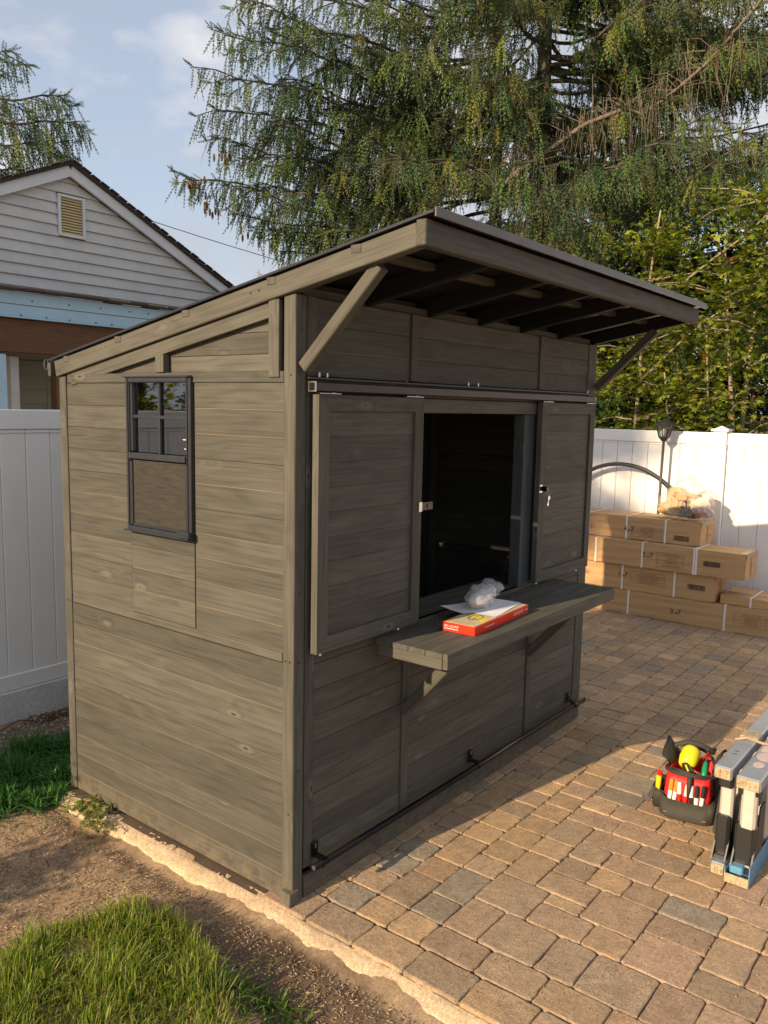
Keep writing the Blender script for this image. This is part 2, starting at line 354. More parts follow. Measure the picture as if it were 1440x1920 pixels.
M_yellow = simple('yellow_plastic', (.75,.62,.02), .35); M_green = simple('green_plastic', (.01,.25,.12), .35); M_orange = simple('orange_plastic', (.75,.25,.05), .4)
M_white = simple('white_plastic', (.72,.70,.68), .45); M_redpl = simple('red_plastic', (.6,.02,.015), .35); M_blackpl = simple('black_plastic', (.022,.022,.022), .4); M_greypl = simple('dark_grey_plastic', (.06,.058,.052), .5)
M_alu = simple('ladder_aluminium', (.36,.40,.46), .42, .55, .15, 18, .05); M_aludirty = grit('dusty_plastic_cap', (.30,.22,.12), (.50,.40,.26), 30, 120, .3, .6)
M_alulight = simple('bare_aluminium', (.62,.58,.52), .45, .4, .2, 20); M_bluefg = simple('blue_fiberglass', (.10,.27,.42), .4)
M_sticker = simple('worn_sticker', (.55,.45,.42), .6, 0, .3, 90)
M_redcard = simple('glossy_red_card', (.72,.035,.012), .25, 0, .08); M_printyel = simple('box_print', (.60,.50,.32), .3, 0, .2, 30); M_paper = simple('white_paper', (.78,.79,.82), .7)
M_bubbly = simple('white_hardware', (.55,.54,.53), .5, 0, .5, 60, .5)
# ================================================================== SETTING
def grid(x0, x1, y0, y1, step, fz):
    nx = int(round((x1-x0)/step))+1; ny = int(round((y1-y0)/step))+1
    X, Y = np.meshgrid(np.linspace(x0, x1, nx), np.linspace(y0, y1, ny), indexing='ij')
    Z = fz(X, Y); V = np.stack([X, Y, Z], -1).reshape(-1, 3)
    i = np.arange(nx*ny).reshape(nx, ny); a = i[:-1,:-1].ravel(); b = i[1:,:-1].ravel(); c = i[1:,1:].ravel(); d = i[:-1,1:].ravel()
    return V, np.concatenate([np.stack([a,b,c],1), np.stack([a,c,d],1)])
def lump(X, Y, seed=0, octs=((.7,.5),(2.1,.25),(5.3,.12),(11,.06),(23,.035))):
    r = np.random.default_rng(seed); Z = np.zeros_like(X)
    for f, a in octs:
        for k in range(5):
            th = r.uniform(0, 6.28); ph = r.uniform(0, 6.28); ff = f*r.uniform(.8, 1.25)*2*np.pi
            Z += a*np.sin(ff*(X*np.cos(th)+Y*np.sin(th))+ph)/2.2
    return Z
SOIL = -.035
def soil_z(X, Y):
    z = SOIL + .012*lump(X, Y, 3)
    z = z + .030*np.clip((-.30-X-.25*np.clip(.1-Y, 0, .6))/.05, 0, 1)*np.clip((.52-Y)/.06, 0, 1)
    return z - .012*np.exp(-((X+.14)/.05)**2)
V, F = grid(-6, 200, -120, 140, 260/12, lambda X, Y: X*0-.075)
g = trimesh('ground', np.concatenate([np.array([[-150,-150,-.08],[200,-150,-.08],[200,200,-.08],[-150,200,-.08]])]), [[0,1,2],[0,2,3]], M_soil, kind='structure')
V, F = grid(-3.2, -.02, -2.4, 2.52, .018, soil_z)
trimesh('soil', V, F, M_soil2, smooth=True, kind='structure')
V, F = grid(-.021, 2.52, 1.44, 2.52, .02, soil_z)
trimesh('side_yard_soil', V, F, M_soil, smooth=True, kind='structure')
# concrete edge restraint along the paving
def conc(X, Y):
    t = np.clip((-.028-X)/.115, 0, 1); w = .012*np.sin(Y*9)+.01*np.sin(Y*23+1); w = w + .004*np.sin(Y*61+2)+.002*np.sin(Y*117); t2 = np.clip((-.028-X+w*.5)/.074, 0, 1)
    return -.012 - .03*t2**1.6 + .0022*lump(X, Y, 5, ((4,.6),(9,.5),(18,.3),(38,.35))) - .05*np.clip(t2-.86, 0, 1)/.14*1.2
V, F = grid(-.175, -.005, -2.4, 1.42, .0085, conc)
trimesh('concrete_edging', V, F, M_conc, smooth=True, kind='structure')
# ------------------------------------------------------------------ patio: sand bed with separate stones
patio = mobj('patio', *merge([(*box_at((2.82, -1.02, -.045), (5.70, 4.92, .066)),), (*box_at((4.09, 1.97, -.045), (3.16, 1.05, .066)),)])[:2], M_sand, kind='structure')
PAV = [(0.437, 0.31, 0.195), (0.462, 0.325, 0.195), (0.432, 0.301, 0.185), (0.391, 0.279, 0.195), (0.372, 0.281, 0.195), (0.479, 0.345, 0.217), (0.4, 0.281, 0.198), (0.414, 0.301, 0.205)]
def stone(w, h, big, rs):
    n = 5; c = .009; pts = []
    q = [(-w/2, -h/2, 1, 0), (w/2, -h/2, 0, 1), (w/2, h/2, -1, 0), (-w/2, h/2, 0, -1)]
    cc = rs.uniform(.006, .014)
    for k in range(4):
        x, y, dx, dy = q[k]; L = w if k % 2 == 0 else h
        for i in range(n):
            t = cc + (L-2*cc)*i/(n-1); wob = rs.normal(0, .0016 if big else .0024) if 0 < i < n-1 else 0
            pts.append((x+dx*t - dy*wob, y+dy*t + dx*wob))
    P = np.array(pts); m = len(P); th = rs.normal(0, .012, 2)
    def lev(s, z, tilt=True): 
        Q = P*np.array([1-2*s/w, 1-2*s/h]); return np.column_stack([Q, z+(Q@th*.5 if tilt else np.zeros(len(Q)))])
    dz = rs.uniform(-.0016, .0016); b = rs.uniform(.0028, .005)
    V = np.concatenate([lev(0, -.030, False), lev(0, -.0075+dz), lev(b*.45, -.0022+dz), lev(b*1.6, dz), [[0, 0, dz]]])
    F = []
    for l in range(3):
        for i in range(m):
            j = (i+1) % m; F += [[l*m+i, l*m+j, (l+1)*m+j], [l*m+i, (l+1)*m+j, (l+1)*m+i]]
    F += [[3*m+i, 3*m+(i+1) % m, 4*m] for i in range(m)]
    return V, np.array(F)
U = .0705
stones = []
rs = np.random.default_rng(21)
y = 1.42
while y > -3.3:         # soldier course beside the edging
    stones.append((-.030+.0705, y-.1075, .141, .215, True)); y -= .2155
X0 = .115; nx = int((5.66-X0)/U); Y1 = 2.48; ny = int((Y1+3.4)/U); occ = np.zeros((nx, ny), bool)
for j in range(ny):
    for i in range(nx):
        if occ[i, j]: continue
        yc = Y1-(j+1)*U
        sq = (yc > -.42-.0*i) or (i*U > 1.9 and yc > -.62 and rs.random() < .9)
        opts = [(2,2)]*9+[(3,2)] if sq else [(2,2)]*3+[(3,3)]*4+[(2,3)]*4+[(3,2)]*3
        rs.shuffle(opts)
        done = False
        for (a, b) in list(opts)+[(2,2),(2,1),(1,2),(1,1)]:
            if i+a <= nx and j+b <= ny and not occ[i:i+a, j:j+b].any():
                if (a < 2 or b < 2): pass
                # avoid leaving one-cell slots to the right
                if a >= 2 and i+a < nx-1 and occ[i+a, j] == False and i+a+1 < nx and occ[i+a+1, j]: 
                    if rs.random() < .8: continue
                occ[i:i+a, j:j+b] = True
                stones.append((X0+(i+a/2)*U, Y1-(j+b/2)*U, a*U, b*U, a*b > 4)); done = True; break
        if not done: occ[i, j] = True
cx_, cy_, cz_ = cam.matrix_world.translation
def view(p):
    q = cam.matrix_world.inverted() @ Vector(p); 
    if q.z > -.1: return None
    return (384+q.x/-q.z*1535.28*768/1440, 512-q.y/-q.z*1535.28*768/1440, -q.z)
cand = []; rest = []
for s in stones:
    x, yy, w, h, big = s
    if .03 < x < 2.38 and .03 < yy < 1.42: continue
    if x < 2.58 and yy > 1.38: continue       # under the shed
    v = view((x, yy, 0)); hid = yy > .02 and x < 2.5
    if x > 5.03 and yy < 1.3: hid = True
    if v and -15 < v[0] < 783 and 0 < v[1] < 1040 and not hid: cand.append((w*h/v[2]**3, s))
    else: rest.append(s)
cand.sort(key=lambda c: -c[0]); near = [c[1] for c in cand[:296]]; rest += [c[1] for c in cand[296:]]
def pcol(big, x, y):
    base = PAV[rs.choice([0,3,6,7,4] if big else [0,1,2,1,4,5,7])]; k = rs.uniform(.86, 1.12)
    if rs.random() < .07: base = (.31,.265,.205)
    return np.array(base)*k
for (x, yy, w, h, big) in near:
    V, F = stone(w-.0026, h-.0026, big, rs)
    trimesh('paver', V, F, M_paver, T(x, yy, 0), patio, colors=np.tile(pcol(big, x, yy), (len(V), 1)))
VV = []; FF = []; CC = []; nb = 0
for (x, yy, w, h, big) in rest:
    V, F = stone(w-.0026, h-.0026, big, rs); VV.append(V+np.array([x, yy, 0])); FF.append(F+nb); nb += len(V); CC.append(np.tile(pcol(big, x, yy), (len(V), 1)))
trimesh('paving_stones', np.concatenate(VV), np.concatenate(FF), M_paver, I4, patio, colors=np.concatenate(CC), kind='stuff')
# ================================================================== THE SHED
shed = empty('bar_shed', label='grey-brown stained wooden bar shed with a lean-to roof and open serving hatch', cat='shed')
SW, SL_ = 2.41, 1.45
def plank(name, parent, bs, c, size, mat=None, ch=.0010, tongue=True, rawp=.4, gap=.0015, **k):
    """plank with a thin recessed tongue along its lower edge, often bare of stain"""
    L, H, D = size; a = cbox(L, H-gap, D, ch)
    if tongue:
        b = box_at((0, -H/2, 0), (L-.004, .006, D*.55)); raw = 1 if random.random() < rawp else 0
        if raw: b = box_at((0, -H/2-.0002, (0 if bs is SIDE else 0)), (L-.004, .0024, D*.84))
        V, F, mi = merge([(*a, 0), (*b, raw)])
    else: V, F, mi = merge([(*a, 0)])
    return mobj(name, V, F, [mat or M_stain, M_raw], basis(*bs, c), parent, midx=mi, **k)
# --- left side wall (x = 0 plane)
wl_ = board('side_wall_rail', shed, SIDE, (.010, .72, .9145), (1.33, .032, .024), M_stain)
board('side_wall_rail', shed, SIDE, (.011, .72, 1.895), (1.33, .038, .022), M_stain)
NR = 10; rh = (1.876-.931)/NR
for i in range(NR):
    z = .931+rh*(i+.5); zt = z+rh/2
    plank('wall_plank', shed, SIDE, (.015, (.056+.531)/2, z), (.475, rh, .018), rawp=.45)
    plank('wall_plank', shed, SIDE, (.0155, (.943+1.398)/2, z), (.455, rh, .018), rawp=.45)
    if zt < 1.29: plank('wall_plank', shed, SIDE, (.013, (.534+.940)/2, z if zt < 1.22 else z-.0), (.404, rh, .018), rawp=.45)
plank('wall_plank', shed, SIDE, (.013, .737, (1.2145+1.28)/2), (.404, .0655, .018), rawp=0)
# (rows below the mid rail)
rh2 = .893/10
for i in range(1, 10):
    plank('wall_plank', shed, SIDE, (.0145, .727, rh2*(i+.5)), (1.342, rh2, .018), rawp=.38)
board('wall_plank', shed, SIDE, (.0145, .727, rh2*.5), (1.342, rh2-.003, .018), M_stain)
# corner posts
board('corner_post', shed, UPX, (.0275, .0275, 1.083), (2.166, .055, .055), M_stain, .003)
board('corner_post', shed, UPX, (.0275, 1.4245, .955), (1.90, .055, .051), M_stain, .003)
board('corner_post', shed, UPX, (2.3825, .0275, 1.083), (2.166, .055, .055), M_stain, .003)
board('corner_post', shed, UPX, (2.3825, 1.4245, .955), (1.90, .055, .051), M_stain, .003)
board('corner_block', shed, FRONT, (.0, .012, .026), (.05, .052, .05), M_stain, .003)
board('wall_stile', shed, UPY, (.004, .098, 2.023), (.26, .05, .02), M_stain)        # short board beside the post above the rail
# gable triangle
def under(y): return 2.172-.185*y
for k, (z0, z1) in enumerate([(1.915,1.975),(1.975,2.05),(2.05,2.13),(2.13,2.2)]):
    poly = clip([(.06, z0+.001), (1.42, z0+.001), (1.42, z1-.001), (.06, z1-.001)], .185, 1, 2.172-.004)
    if len(poly) > 2:
        cy0 = sum(p[0] for p in poly)/len(poly); cz0 = sum(p[1] for p in poly)/len(poly)
        V, F = prism([(p[0]-cy0, p[1]-cz0) for p in poly], .016)
        mobj('gable_plank', V, F, M_stain, basis(*SIDE, (.034, cy0, cz0)), shed)
beam('gable_chord', shed, (.012, .125, under(.125)-.029), (.012, 1.36, under(1.36)-.029), .052, .022, M_stain, side=(1,0,0))
board('gable_stub', shed, UPY, (.006, .722, (1.915+under(.722)-.055)/2), (under(.722)-.055-1.915, .05, .03), M_stain)
# rafters, purlins, roof
def rafter(x, y0=-.5, y1=1.455, t=.045, dark=False):
    h = .068; s = math.sqrt(1+.185**2)
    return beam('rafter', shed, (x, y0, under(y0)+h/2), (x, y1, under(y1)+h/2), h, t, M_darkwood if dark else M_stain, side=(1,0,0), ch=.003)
rafter(.008)
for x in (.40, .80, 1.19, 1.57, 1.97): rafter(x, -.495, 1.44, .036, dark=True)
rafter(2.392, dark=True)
for y in (1.36, .98, .55, .1, -.27):
    board('purlin', shed, FLAT, (1.2, y, under(y)+.068-.0105), (2.434, .042, .026), M_stain)
board('fascia_board', shed, FRONT, (1.2, -.522, under(-.5)+.034), (2.456, .074, .036), M_stain, .003)
roof = beam('roof_sheet', shed, (1.215, -.56, under(-.56)+.080), (1.215, 1.50, under(1.5)+.080), .009, 2.474, M_roof, side=(1,0,0), ch=.001)
k_ = 0
for i in range(13):
    x = .1+i*.19
    beam('roof_rib', roof, (x, -.55, under(-.55)+.088), (x, 1.49, under(1.49)+.088), .008, .03, M_roof, side=(1,0,0), ch=.003)
for i in range(5):
    x0 = -.020+i*.495; board('drip_edge', roof, FRONT, (x0+.2475, -.566, under(-.56)+.0765), (.494, .028, .008), M_flash)
board('rear_fascia', shed, FRONT, (1.205, 1.484, 1.935), (2.46, .06, .02), M_stain)
# roof braces
for x in (.028, 2.383):
    beam('roof_brace', shed, (x, -.018, 1.925), (x, -.335, under(-.335)-.004), .042, .04, M_stain, side=(1,0,0), ch=.003)
# --- front wall (y = 0 plane): lower panels
def front_panel(x0, x1, z0, z1, n, y=.012, rawp=.12):
    h = (z1-z0)/n
    for i in range(n): plank('wall_plank', shed, FRONT, ((x0+x1)/2, y, z0+h*(i+.5)), (x1-x0-.002, h, .018), rawp=rawp, tongue=(i > 0))
for (a, b) in ((.107, .642), (.692, 1.722), (1.772, 2.303)): front_panel(a, b, .088, .875, 8)
for x in (.667, 1.747): board('wall_batten', shed, UPX, (x, .004, .4815), (.787, .045, .02), M_stain)
for x in (.081, 2.329): 
    board('wall_stile', shed, UPX, (x, .009, 1.0), (1.776, .048, .022), M_stain)
board('skirt_board', shed, FRONT, (1.205, .004, .044), (2.296, .082, .022), M_stain)
board('counter_rail', shed, FRONT, (1.205, .008, .898), (2.2, .04, .022), M_stain)
# panels beside the hatch
for (a, b) in ((.107, .70), (1.735, 2.303)): front_panel(a, b, .92, 1.835, 9)
board('hatch_jamb', shed, UPX, (1.668, .03, 1.345), (.865, .128, .06), M_jamb, .003)
board('hatch_jamb', shed, UPX, (.715, .03, 1.345), (.865, .03, .06), M_stain, .003)
board('hatch_header', shed, FRONT, (1.205, .004, 1.808), (2.2, .058, .028), M_stain)
board('track_board', shed, FRONT, (1.205, .006, 1.868), (2.28, .058, .024), M_stain)
for k, (a, b) in enumerate(((.107, .646), (.696, 1.726), (1.776, 2.303))): front_panel(a, b, 1.90, 2.163, 3, rawp=.1)
for x in (.671, 1.751): board('wall_batten', shed, UPX, (x, .004, 2.0325), (.26, .045, .02), M_stain)
for x in (.081, 2.329): board('wall_stile', shed, UPX, (x, .009, 2.032), (.266, .048, .022), M_stain)
board('wall_plate', shed, FRONT, (1.205, .035, 2.18), (2.3, .03, .03), M_stain)
# --- far side wall and rear wall
for i in range(20):
    h = 1.9/20
    plank('wall_plank', shed, SIDE, (2.392, .73, h*(i+.5)), (1.34, h, .018), rawp=0)
    plank('wall_plank', shed, FRONT, (1.205, 1.438, h*(i+.5)), (2.30, h, .018), rawp=0)
for k, (z0, z1) in enumerate([(1.90,1.975),(1.975,2.05),(2.05,2.13),(2.13,2.2)]):
    poly = clip([(.06, z0+.001), (1.42, z0+.001), (1.42, z1-.001), (.06, z1-.001)], .185, 1, 2.172-.004)
    cy0 = sum(p[0] for p in poly)/len(poly); cz0 = sum(p[1] for p in poly)/len(poly)
    V, F = prism([(p[0]-cy0, p[1]-cz0) for p in poly], .016); mobj('gable_plank', V, F, M_stain, basis(*SIDE, (2.385, cy0, cz0)), shed)
for (y, z0, z1) in ((.35, .35, 1.2), (1.05, .35, 1.2)): board('inner_stud', shed, UPY, (2.362, y, .98), (1.8, .05, .035), M_stain)
board('inner_rail', shed, SIDE, (2.364, .7, .92), (.64, .04, .034), M_stain)
board('inner_rail', shed, SIDE, (2.364, .7, 1.5), (.64, .04, .034), M_stain)
for x in (.55, .95, 1.35, 1.75, 2.1): board('inner_stud', shed, UPX, (x, 1.41, .95), (1.88, .05, .035), M_stain)
board('shed_floor', shed, FLAT, (1.205, .73, .012), (2.29, 1.34, .02), M_stain)
# --- side window
wz0, wz1, wy0, wy1 = 1.277, 1.903, .531, .942
wf = empty('side_window', T(0, (wy0+wy1)/2, wz0), parent=shed)
wcy = (wy0+wy1)/2; ww = wy1-wy0
def bs(n, c, size, m=M_blackfrm, b=SIDE, ch=.003, **k): return board(n, wf, b, c, size, m, ch, **k)
for (y, s) in ((wy0+.012, 1), (wy1-.012, 1)):
    bs('frame_jamb', (.003, y, (wz0+wz1)/2), (wz1-wz0, .022, .032), b=UPY)
    bs('frame_lip', (-.0135, y+(.006 if y < wcy else -.006), (wz0+wz1)/2), (wz1-wz0, .004, .008), b=UPY)
bs('frame_head', (.001, wcy, wz1-.013), (ww-.045, .026, .036)); bs('frame_sill', (-.003, wcy, wz0+.011), (ww-.045, .022, .044))
bs('frame_lip', (-.020, wcy, wz1-.004), (ww, .006, .008)); bs('frame_lip', (-.028, wcy, wz0+.004), (ww, .006, .008))
bs('corner_clip', (-.026, wy0+.028, wz0+.02), (.07, .026, .02), ch=.004)
zm = 1.585
bs('meeting_rail', (-.006, wcy, zm), (ww-.05, .024, .034))
bs('pane', (.010, wcy, (zm+wz1)/2), (ww-.05, wz1-zm-.03, .004), M_glass, ch=.0005)
bs('muntin', (.002, wcy, (zm+.012+wz1-.026)/2), (wz1-zm-.04, .013, .010), b=UPY, ch=.001)
bs('muntin', (.002, wcy, zm+.012+(wz1-.026-zm-.012)*.52), (ww-.05, .013, .0104), ch=.001)
for y in (wy0+.031, wy1-.031):
    bs('sash_stile', (.002, y, (zm+wz1)/2-.004), (wz1-zm-.045, .014, .016), b=UPY, ch=.001)
    bs('sash_stile', (-.006, y, (zm+wz0)/2+.002), (zm-wz0-.05, .014, .012), b=UPY, ch=.001)
bs('insect_screen', (-.004, wcy, (zm+wz0)/2+.003), (ww-.074, zm-wz0-.04, .003), M_screen, ch=.0005)
bs('insect_screen_rail', (-.006, wcy, wz0+.028), (ww-.08, .01, .012), ch=.001)
for z in (1.66, 1.625): bs('warning_sticker', (.0072, wy0+.058-(.0 if z > 1.65 else .008), z), (.026, .003, .001), M_white, ch=.0002)
# --- sliding doors on a track
tr = board('door_track', shed, FRONT, (1.185, -.030, 1.864), (2.27, .034, .034), M_metal, .004)
board('track_lip', tr, FRONT, (1.185, -.010, 1.893), (2.27, .008, .014), M_metal, .001)
for x in (.052, 2.318): board('track_end', tr, UPX, (x, -.030, 1.864), (.036, .004, .036), M_steel, .001)
for x in (.10, .14, 1.05, 1.13, 2.27): board('track_bolt', tr, UPX, (x, -.016, 1.905), (.018, .008, .008), M_steel, .002)
for x in (.6, 1.6): board('track_clip', tr, UPX, (x, -.014, 1.898), (.012, .012, .01), M_blackpl, .002)
def door(x0, x1, latch):
    z0, z1 = .930, 1.838; yc = -.034; d = empty('sliding_door', T((x0+x1)/2, yc, z0), parent=shed); fw = .056; th = .028
    for (cx, s) in ((x0, 1), (x1, -1)):      # mitred stiles
        poly = [(z0, 0), (z1, 0), (z1-fw, fw), (z0+fw, fw)]; 
        V, F = prism([(p[0]-(z0+z1)/2, p[1]) for p in poly], th)
        M = basis((0,0,1), (s,0,0), (0, s,0), (cx, yc, (z0+z1)/2)); mobj('door_stile', V, F, M_stain, M, d)
    for (cz, s) in ((z0, 1), (z1, -1)):
        poly = [(x0, 0), (x1, 0), (x1-fw, fw), (x0+fw, fw)]; V, F = prism([(p[0]-(x0+x1)/2, p[1]) for p in poly], th-.0006)
        M = basis((1,0,0), (0,0,s), (0,-s,0), ((x0+x1)/2, yc, cz)); mobj('door_rail', V, F, M_stain, M, d)
    n = 9; h = (z1-z0-2*fw)/n
    for i in range(n): plank('door_plank', d, FRONT, ((x0+x1)/2, yc+.004, z0+fw+h*(i+.5)), (x1-x0-2*fw+.004, h, .014), rawp=.06, tongue=(i > 0), ch=.0005, gap=.0008)
    for x in (x0+.06, x1-.06):
        board('door_hanger', d, FLAT, (x, yc-.004, z1+.004), (.11, .022, .004), M_steel, .001)
        V, F = tube([(x+.03, yc, z1+.003), (x+.03, yc, z1+.012)], .006, 8); mobj('hanger_bolt', V, F, M_steel, I4, d)
    for x in (x0+.035, x1-.12):
        V, F = tube([(x, yc, z0+.001), (x, yc, z0-.012)], [.004, .006], 8); mobj('guide_pin', V, F, M_steel, I4, d)
    return d
d1 = door(.066, .680, 1); d2 = door(1.694, 2.318, 0)
# hasp on the near door
a = board('hasp', d1, FRONT, (.712, -.050, 1.405), (.085, .032, .003), M_metal, .001)
V, F = merge([cbox(.026, .018, .004, .001)+(0,)])[:2]; mobj('hasp_slot', V, F, M_blackpl, basis(*FRONT, (.728, -.0525, 1.405)), d1)
board('hasp_plate', d1, FRONT, (.668, -.051, 1.405), (.022, .04, .004), M_steel, .001)
V, F = tube([(1.712, -.05, 1.41), (1.712, -.085, 1.41)], .012, 12); mobj('door_lock', V, F, M_black, I4, d2)
board('lock_plate', d2, UPX, (1.704, -.050, 1.41), (.04, .03, .004), M_steel, .001)
# --- counter shelf
sh = empty('counter_shelf', T(1.19, -.15, .91), parent=shed); sx0, sx1 = .425, 1.955
for i, yc in enumerate((-.300, -.222, -.144, -.066)): 
    board('shelf_board', sh, FLAT, ((sx0+sx1)/2+(.0 if i else .0), yc, .899), (sx1-sx0, .0765, .022), M_stain, .002)
for i, yc in enumerate((.03, .107, .184)): board('counter_board', sh, FLAT, (1.205, yc, .935-.028), (.93 if i == 0 else 2.2, .0765, .022), M_stain, .002)
board('shelf_edge', sh, FLAT, ((sx0+sx1)/2, -.3515, .882), (sx1-sx0, .022, .060), M_stain, .002)
for x in (sx0+.013, sx1-.013): board('shelf_end_rail', sh, FLATY, (x, -.19, .868), (.295, .024, .040), M_stain, .002)
for x in (.657, 1.747):
    beam('shelf_strut', sh, (x, -.004, .545), (x, -.285, .862), .045, .038, M_stain, side=(1,0,0), ch=.003)
for i in range(10):
    x = sx0+.04+i*.16; V, F = lathe([(.0035, 0), (.0035, .0015)], 6); mobj('screw_head', V, F, M_steel, T(x, -.30 if i % 2 else -.07, .9105), sh)
# --- foot rail
fr = empty('foot_rail', T(1.2, -.10, .15), parent=shed)
V, F = tube([(.062, -.052, .135), (2.365, -.052, .135)], .0125, 14); mobj('rail_tube', V, F, M_black, I4, fr, smooth=True)
V, F = tube([(.058, -.052, .135), (.066, -.052, .135)], .009, 12); mobj('tube_bore', V, F, M_greypl, I4, fr)
for x in (.11, 1.19, 2.24):
    board('bracket_plate', fr, FRONT, (x, -.009, .170), (.032, .06, .004), M_black, .001)
    board('bracket_arm', fr, FLAT, (x, -.03, .150), (.032, .045, .004), M_black, .001)
    V, F = tube([(x-.012, -.052, .135), (x+.012, -.052, .135)], .0155, 14); mobj('bracket_clamp', V, F, M_black, I4, fr, smooth=False)
    for dz in (.180, .190): V, F = lathe([(.004, 0), (.004, .003)], 8); mobj('bracket_bolt', V, F, M_steel, basis((1,0,0),(0,0,1),(0,-1,0),(x, -.0115, dz)), fr)
# bolt holes in posts
for (y, z) in ((.018, .905), (.038, .905), (.02, 1.9), (1.415, 2.0-.07), (1.437, 2.0-.07), (.16, 2.185), (.20, 2.178), (1.41, .90), (1.435, .90), (.02, .34)):
    xx = -.0165 if z > 1.95-.05 and z != 1.9 else -.0010
    if abs(z-1.93) < .01: xx = -.0152
    V, F = lathe([(.0042, 0), (.0042, .0012)], 8); mobj('bolt_hole', V, F, M_blackpl, basis((0,1,0),(0,0,1),(1,0,0),(xx, y, z)), shed)
for z in (2.05, 1.15, .5, .9): V, F = lathe([(.005, 0), (.005, .0012)], 8); mobj('bolt_hole', V, F, M_blackpl, basis((1,0,0),(0,0,1),(0,-1,0),(.028, -.0003, z)), shed)
# ================================================================== FENCES
FX = 5.65; FY = 2.5
def post_cap(M, parent):
    V, F, _ = merge([(*xf(cbox(.15, .15, .022, .004), T(0,0,.011)), 0), ([(-.055,-.055,.022),(.055,-.055,.022),(.055,.055,.022),(-.055,.055,.022),(0,0,.05)], [[0,1,4],[1,2,4],[2,3,4],[3,0,4]], 0)])
    mobj('post_cap', V, F, M_vinyl, M, parent)
def vinyl_fence(name, label, axis, at, a0, a1, top, posts, step, base=0.0, phase=0, mid=None):
    f = empty(name, T(*((a0+a1)/2, at, 0) if axis == 'x' else (at, (a0+a1)/2, 0)), label=label, cat='fence', group=None)
    def P(a, off, z): return (a, at+off, z) if axis == 'x' else (at+off, a, z)
    B = FRONT if axis == 'x' else SIDE; UP = UPX if axis == 'x' else UPY
    for p in posts:
        po = board('fence_post', f, UP, P(p, 0, (top+.01+base)/2), (top+.01-base, .115, .115), M_vinyl, .004)
        post_cap(T(*P(p, 0, top+.012)), po)
    segs = sorted(posts)
    for s0, s1 in zip(segs[:-1], segs[1:]):
        x0, x1 = s0+.0575, s1-.0575; L = x1-x0
        board('fence_rail', f, B, P((x0+x1)/2, 0, top-.055), (L, .11, .045), M_vinyl, .004)
        board('fence_rail', f, B, P((x0+x1)/2, 0, base+.045), (L, .09, .045), M_vinyl, .004)
        n = max(1, round(L/step)); st = L/n
        zz0, zz1 = base+.09, top-.11
        for i in range(n):
            c = x0+st*(i+.5); board('fence_board', f, UP, P(c, .0, (zz0+zz1)/2), (zz1-zz0, st-.0035, .022), M_vinyl, .004)
        board('fence_moulding', f, B, P((x0+x1)/2, 0, top-.125), (L, .012, .032), M_vinyl, .003)
    return f
fL = vinyl_fence('vinyl_fence', 'white vinyl fence in blue shade left of the shed, on a concrete kick board', 'x', FY, -8, FX, 1.745, [-7.6, -5.4, -3.2, -1.0, 1.2, 3.4, 5.59], .149, base=.152)
for s0 in (-7.6, -5.4, -3.2, -1.0, 1.2, 3.4): board('kick_board', fL, FRONT, (s0+1.1, FY+.0, .05), (2.19, .2, .07), M_conc2, .006)
vinyl_fence('vinyl_fence', 'white vinyl fence behind the cardboard boxes, sun-dappled', 'y', FX+.05, -4.2, 2.4, 1.632, [2.3, .225, -1.85, -3.95], .148, base=-.02)
# ================================================================== BOXES
CB = 'flat-pack cartons stacked against the fence'
def strap(parent, x0, x1, y, z0, z1, w=.016):
    e = .0012; V, F, _ = merge([(*box_at((x0-e/2, y, (z0+z1)/2), (e, w, z1-z0+.003)),), (*box_at(((x0+x1)/2, y, z1+e/2), (x1-x0, w, e)),), (*box_at((x1+e/2, y, (z0+z1)/2), (e, w, z1-z0+.003)),)])
    mobj('strap', V, F, M_strap, I4, parent)
def marks(parent, x, rects, mat, name):
    V, F, _ = merge([(*box_at((x-.0006, y, z), (.0008, w, h)),) for (y, z, w, h) in rects]); mobj(name, V, F, mat, I4, parent)
def table(y0, y1, z0, z1, rows=4):
    t = .0022; R = [((y0+y1)/2, z0+(z1-z0)*i/rows, abs(y1-y0), t) for i in range(rows+1)] + [(y0, (z0+z1)/2, t, z1-z0), (y1, (z0+z1)/2, t, z1-z0)]
    r2 = random.Random(int(z0*1000))
    for i in range(rows):
        z = z0+(z1-z0)*(i+.5)/rows; L = abs(y1-y0)*r2.uniform(.35, .7); k = int(L/.012)
        for j in range(k): R.append(((y0+y1)/2-L/2+j*.012, z, .007*r2.uniform(.5,1.2), (z1-z0)/rows*.32))
    return R
def barcode(y, z, w=.13, h=.05, seed=0):
    r2 = random.Random(seed); R = []; p = 0
    while p < w: a = r2.choice([.0025,.004,.006]); R.append((y+w/2-p-a/2, z, a, h)); p += a+r2.choice([.0022,.004])
    return R
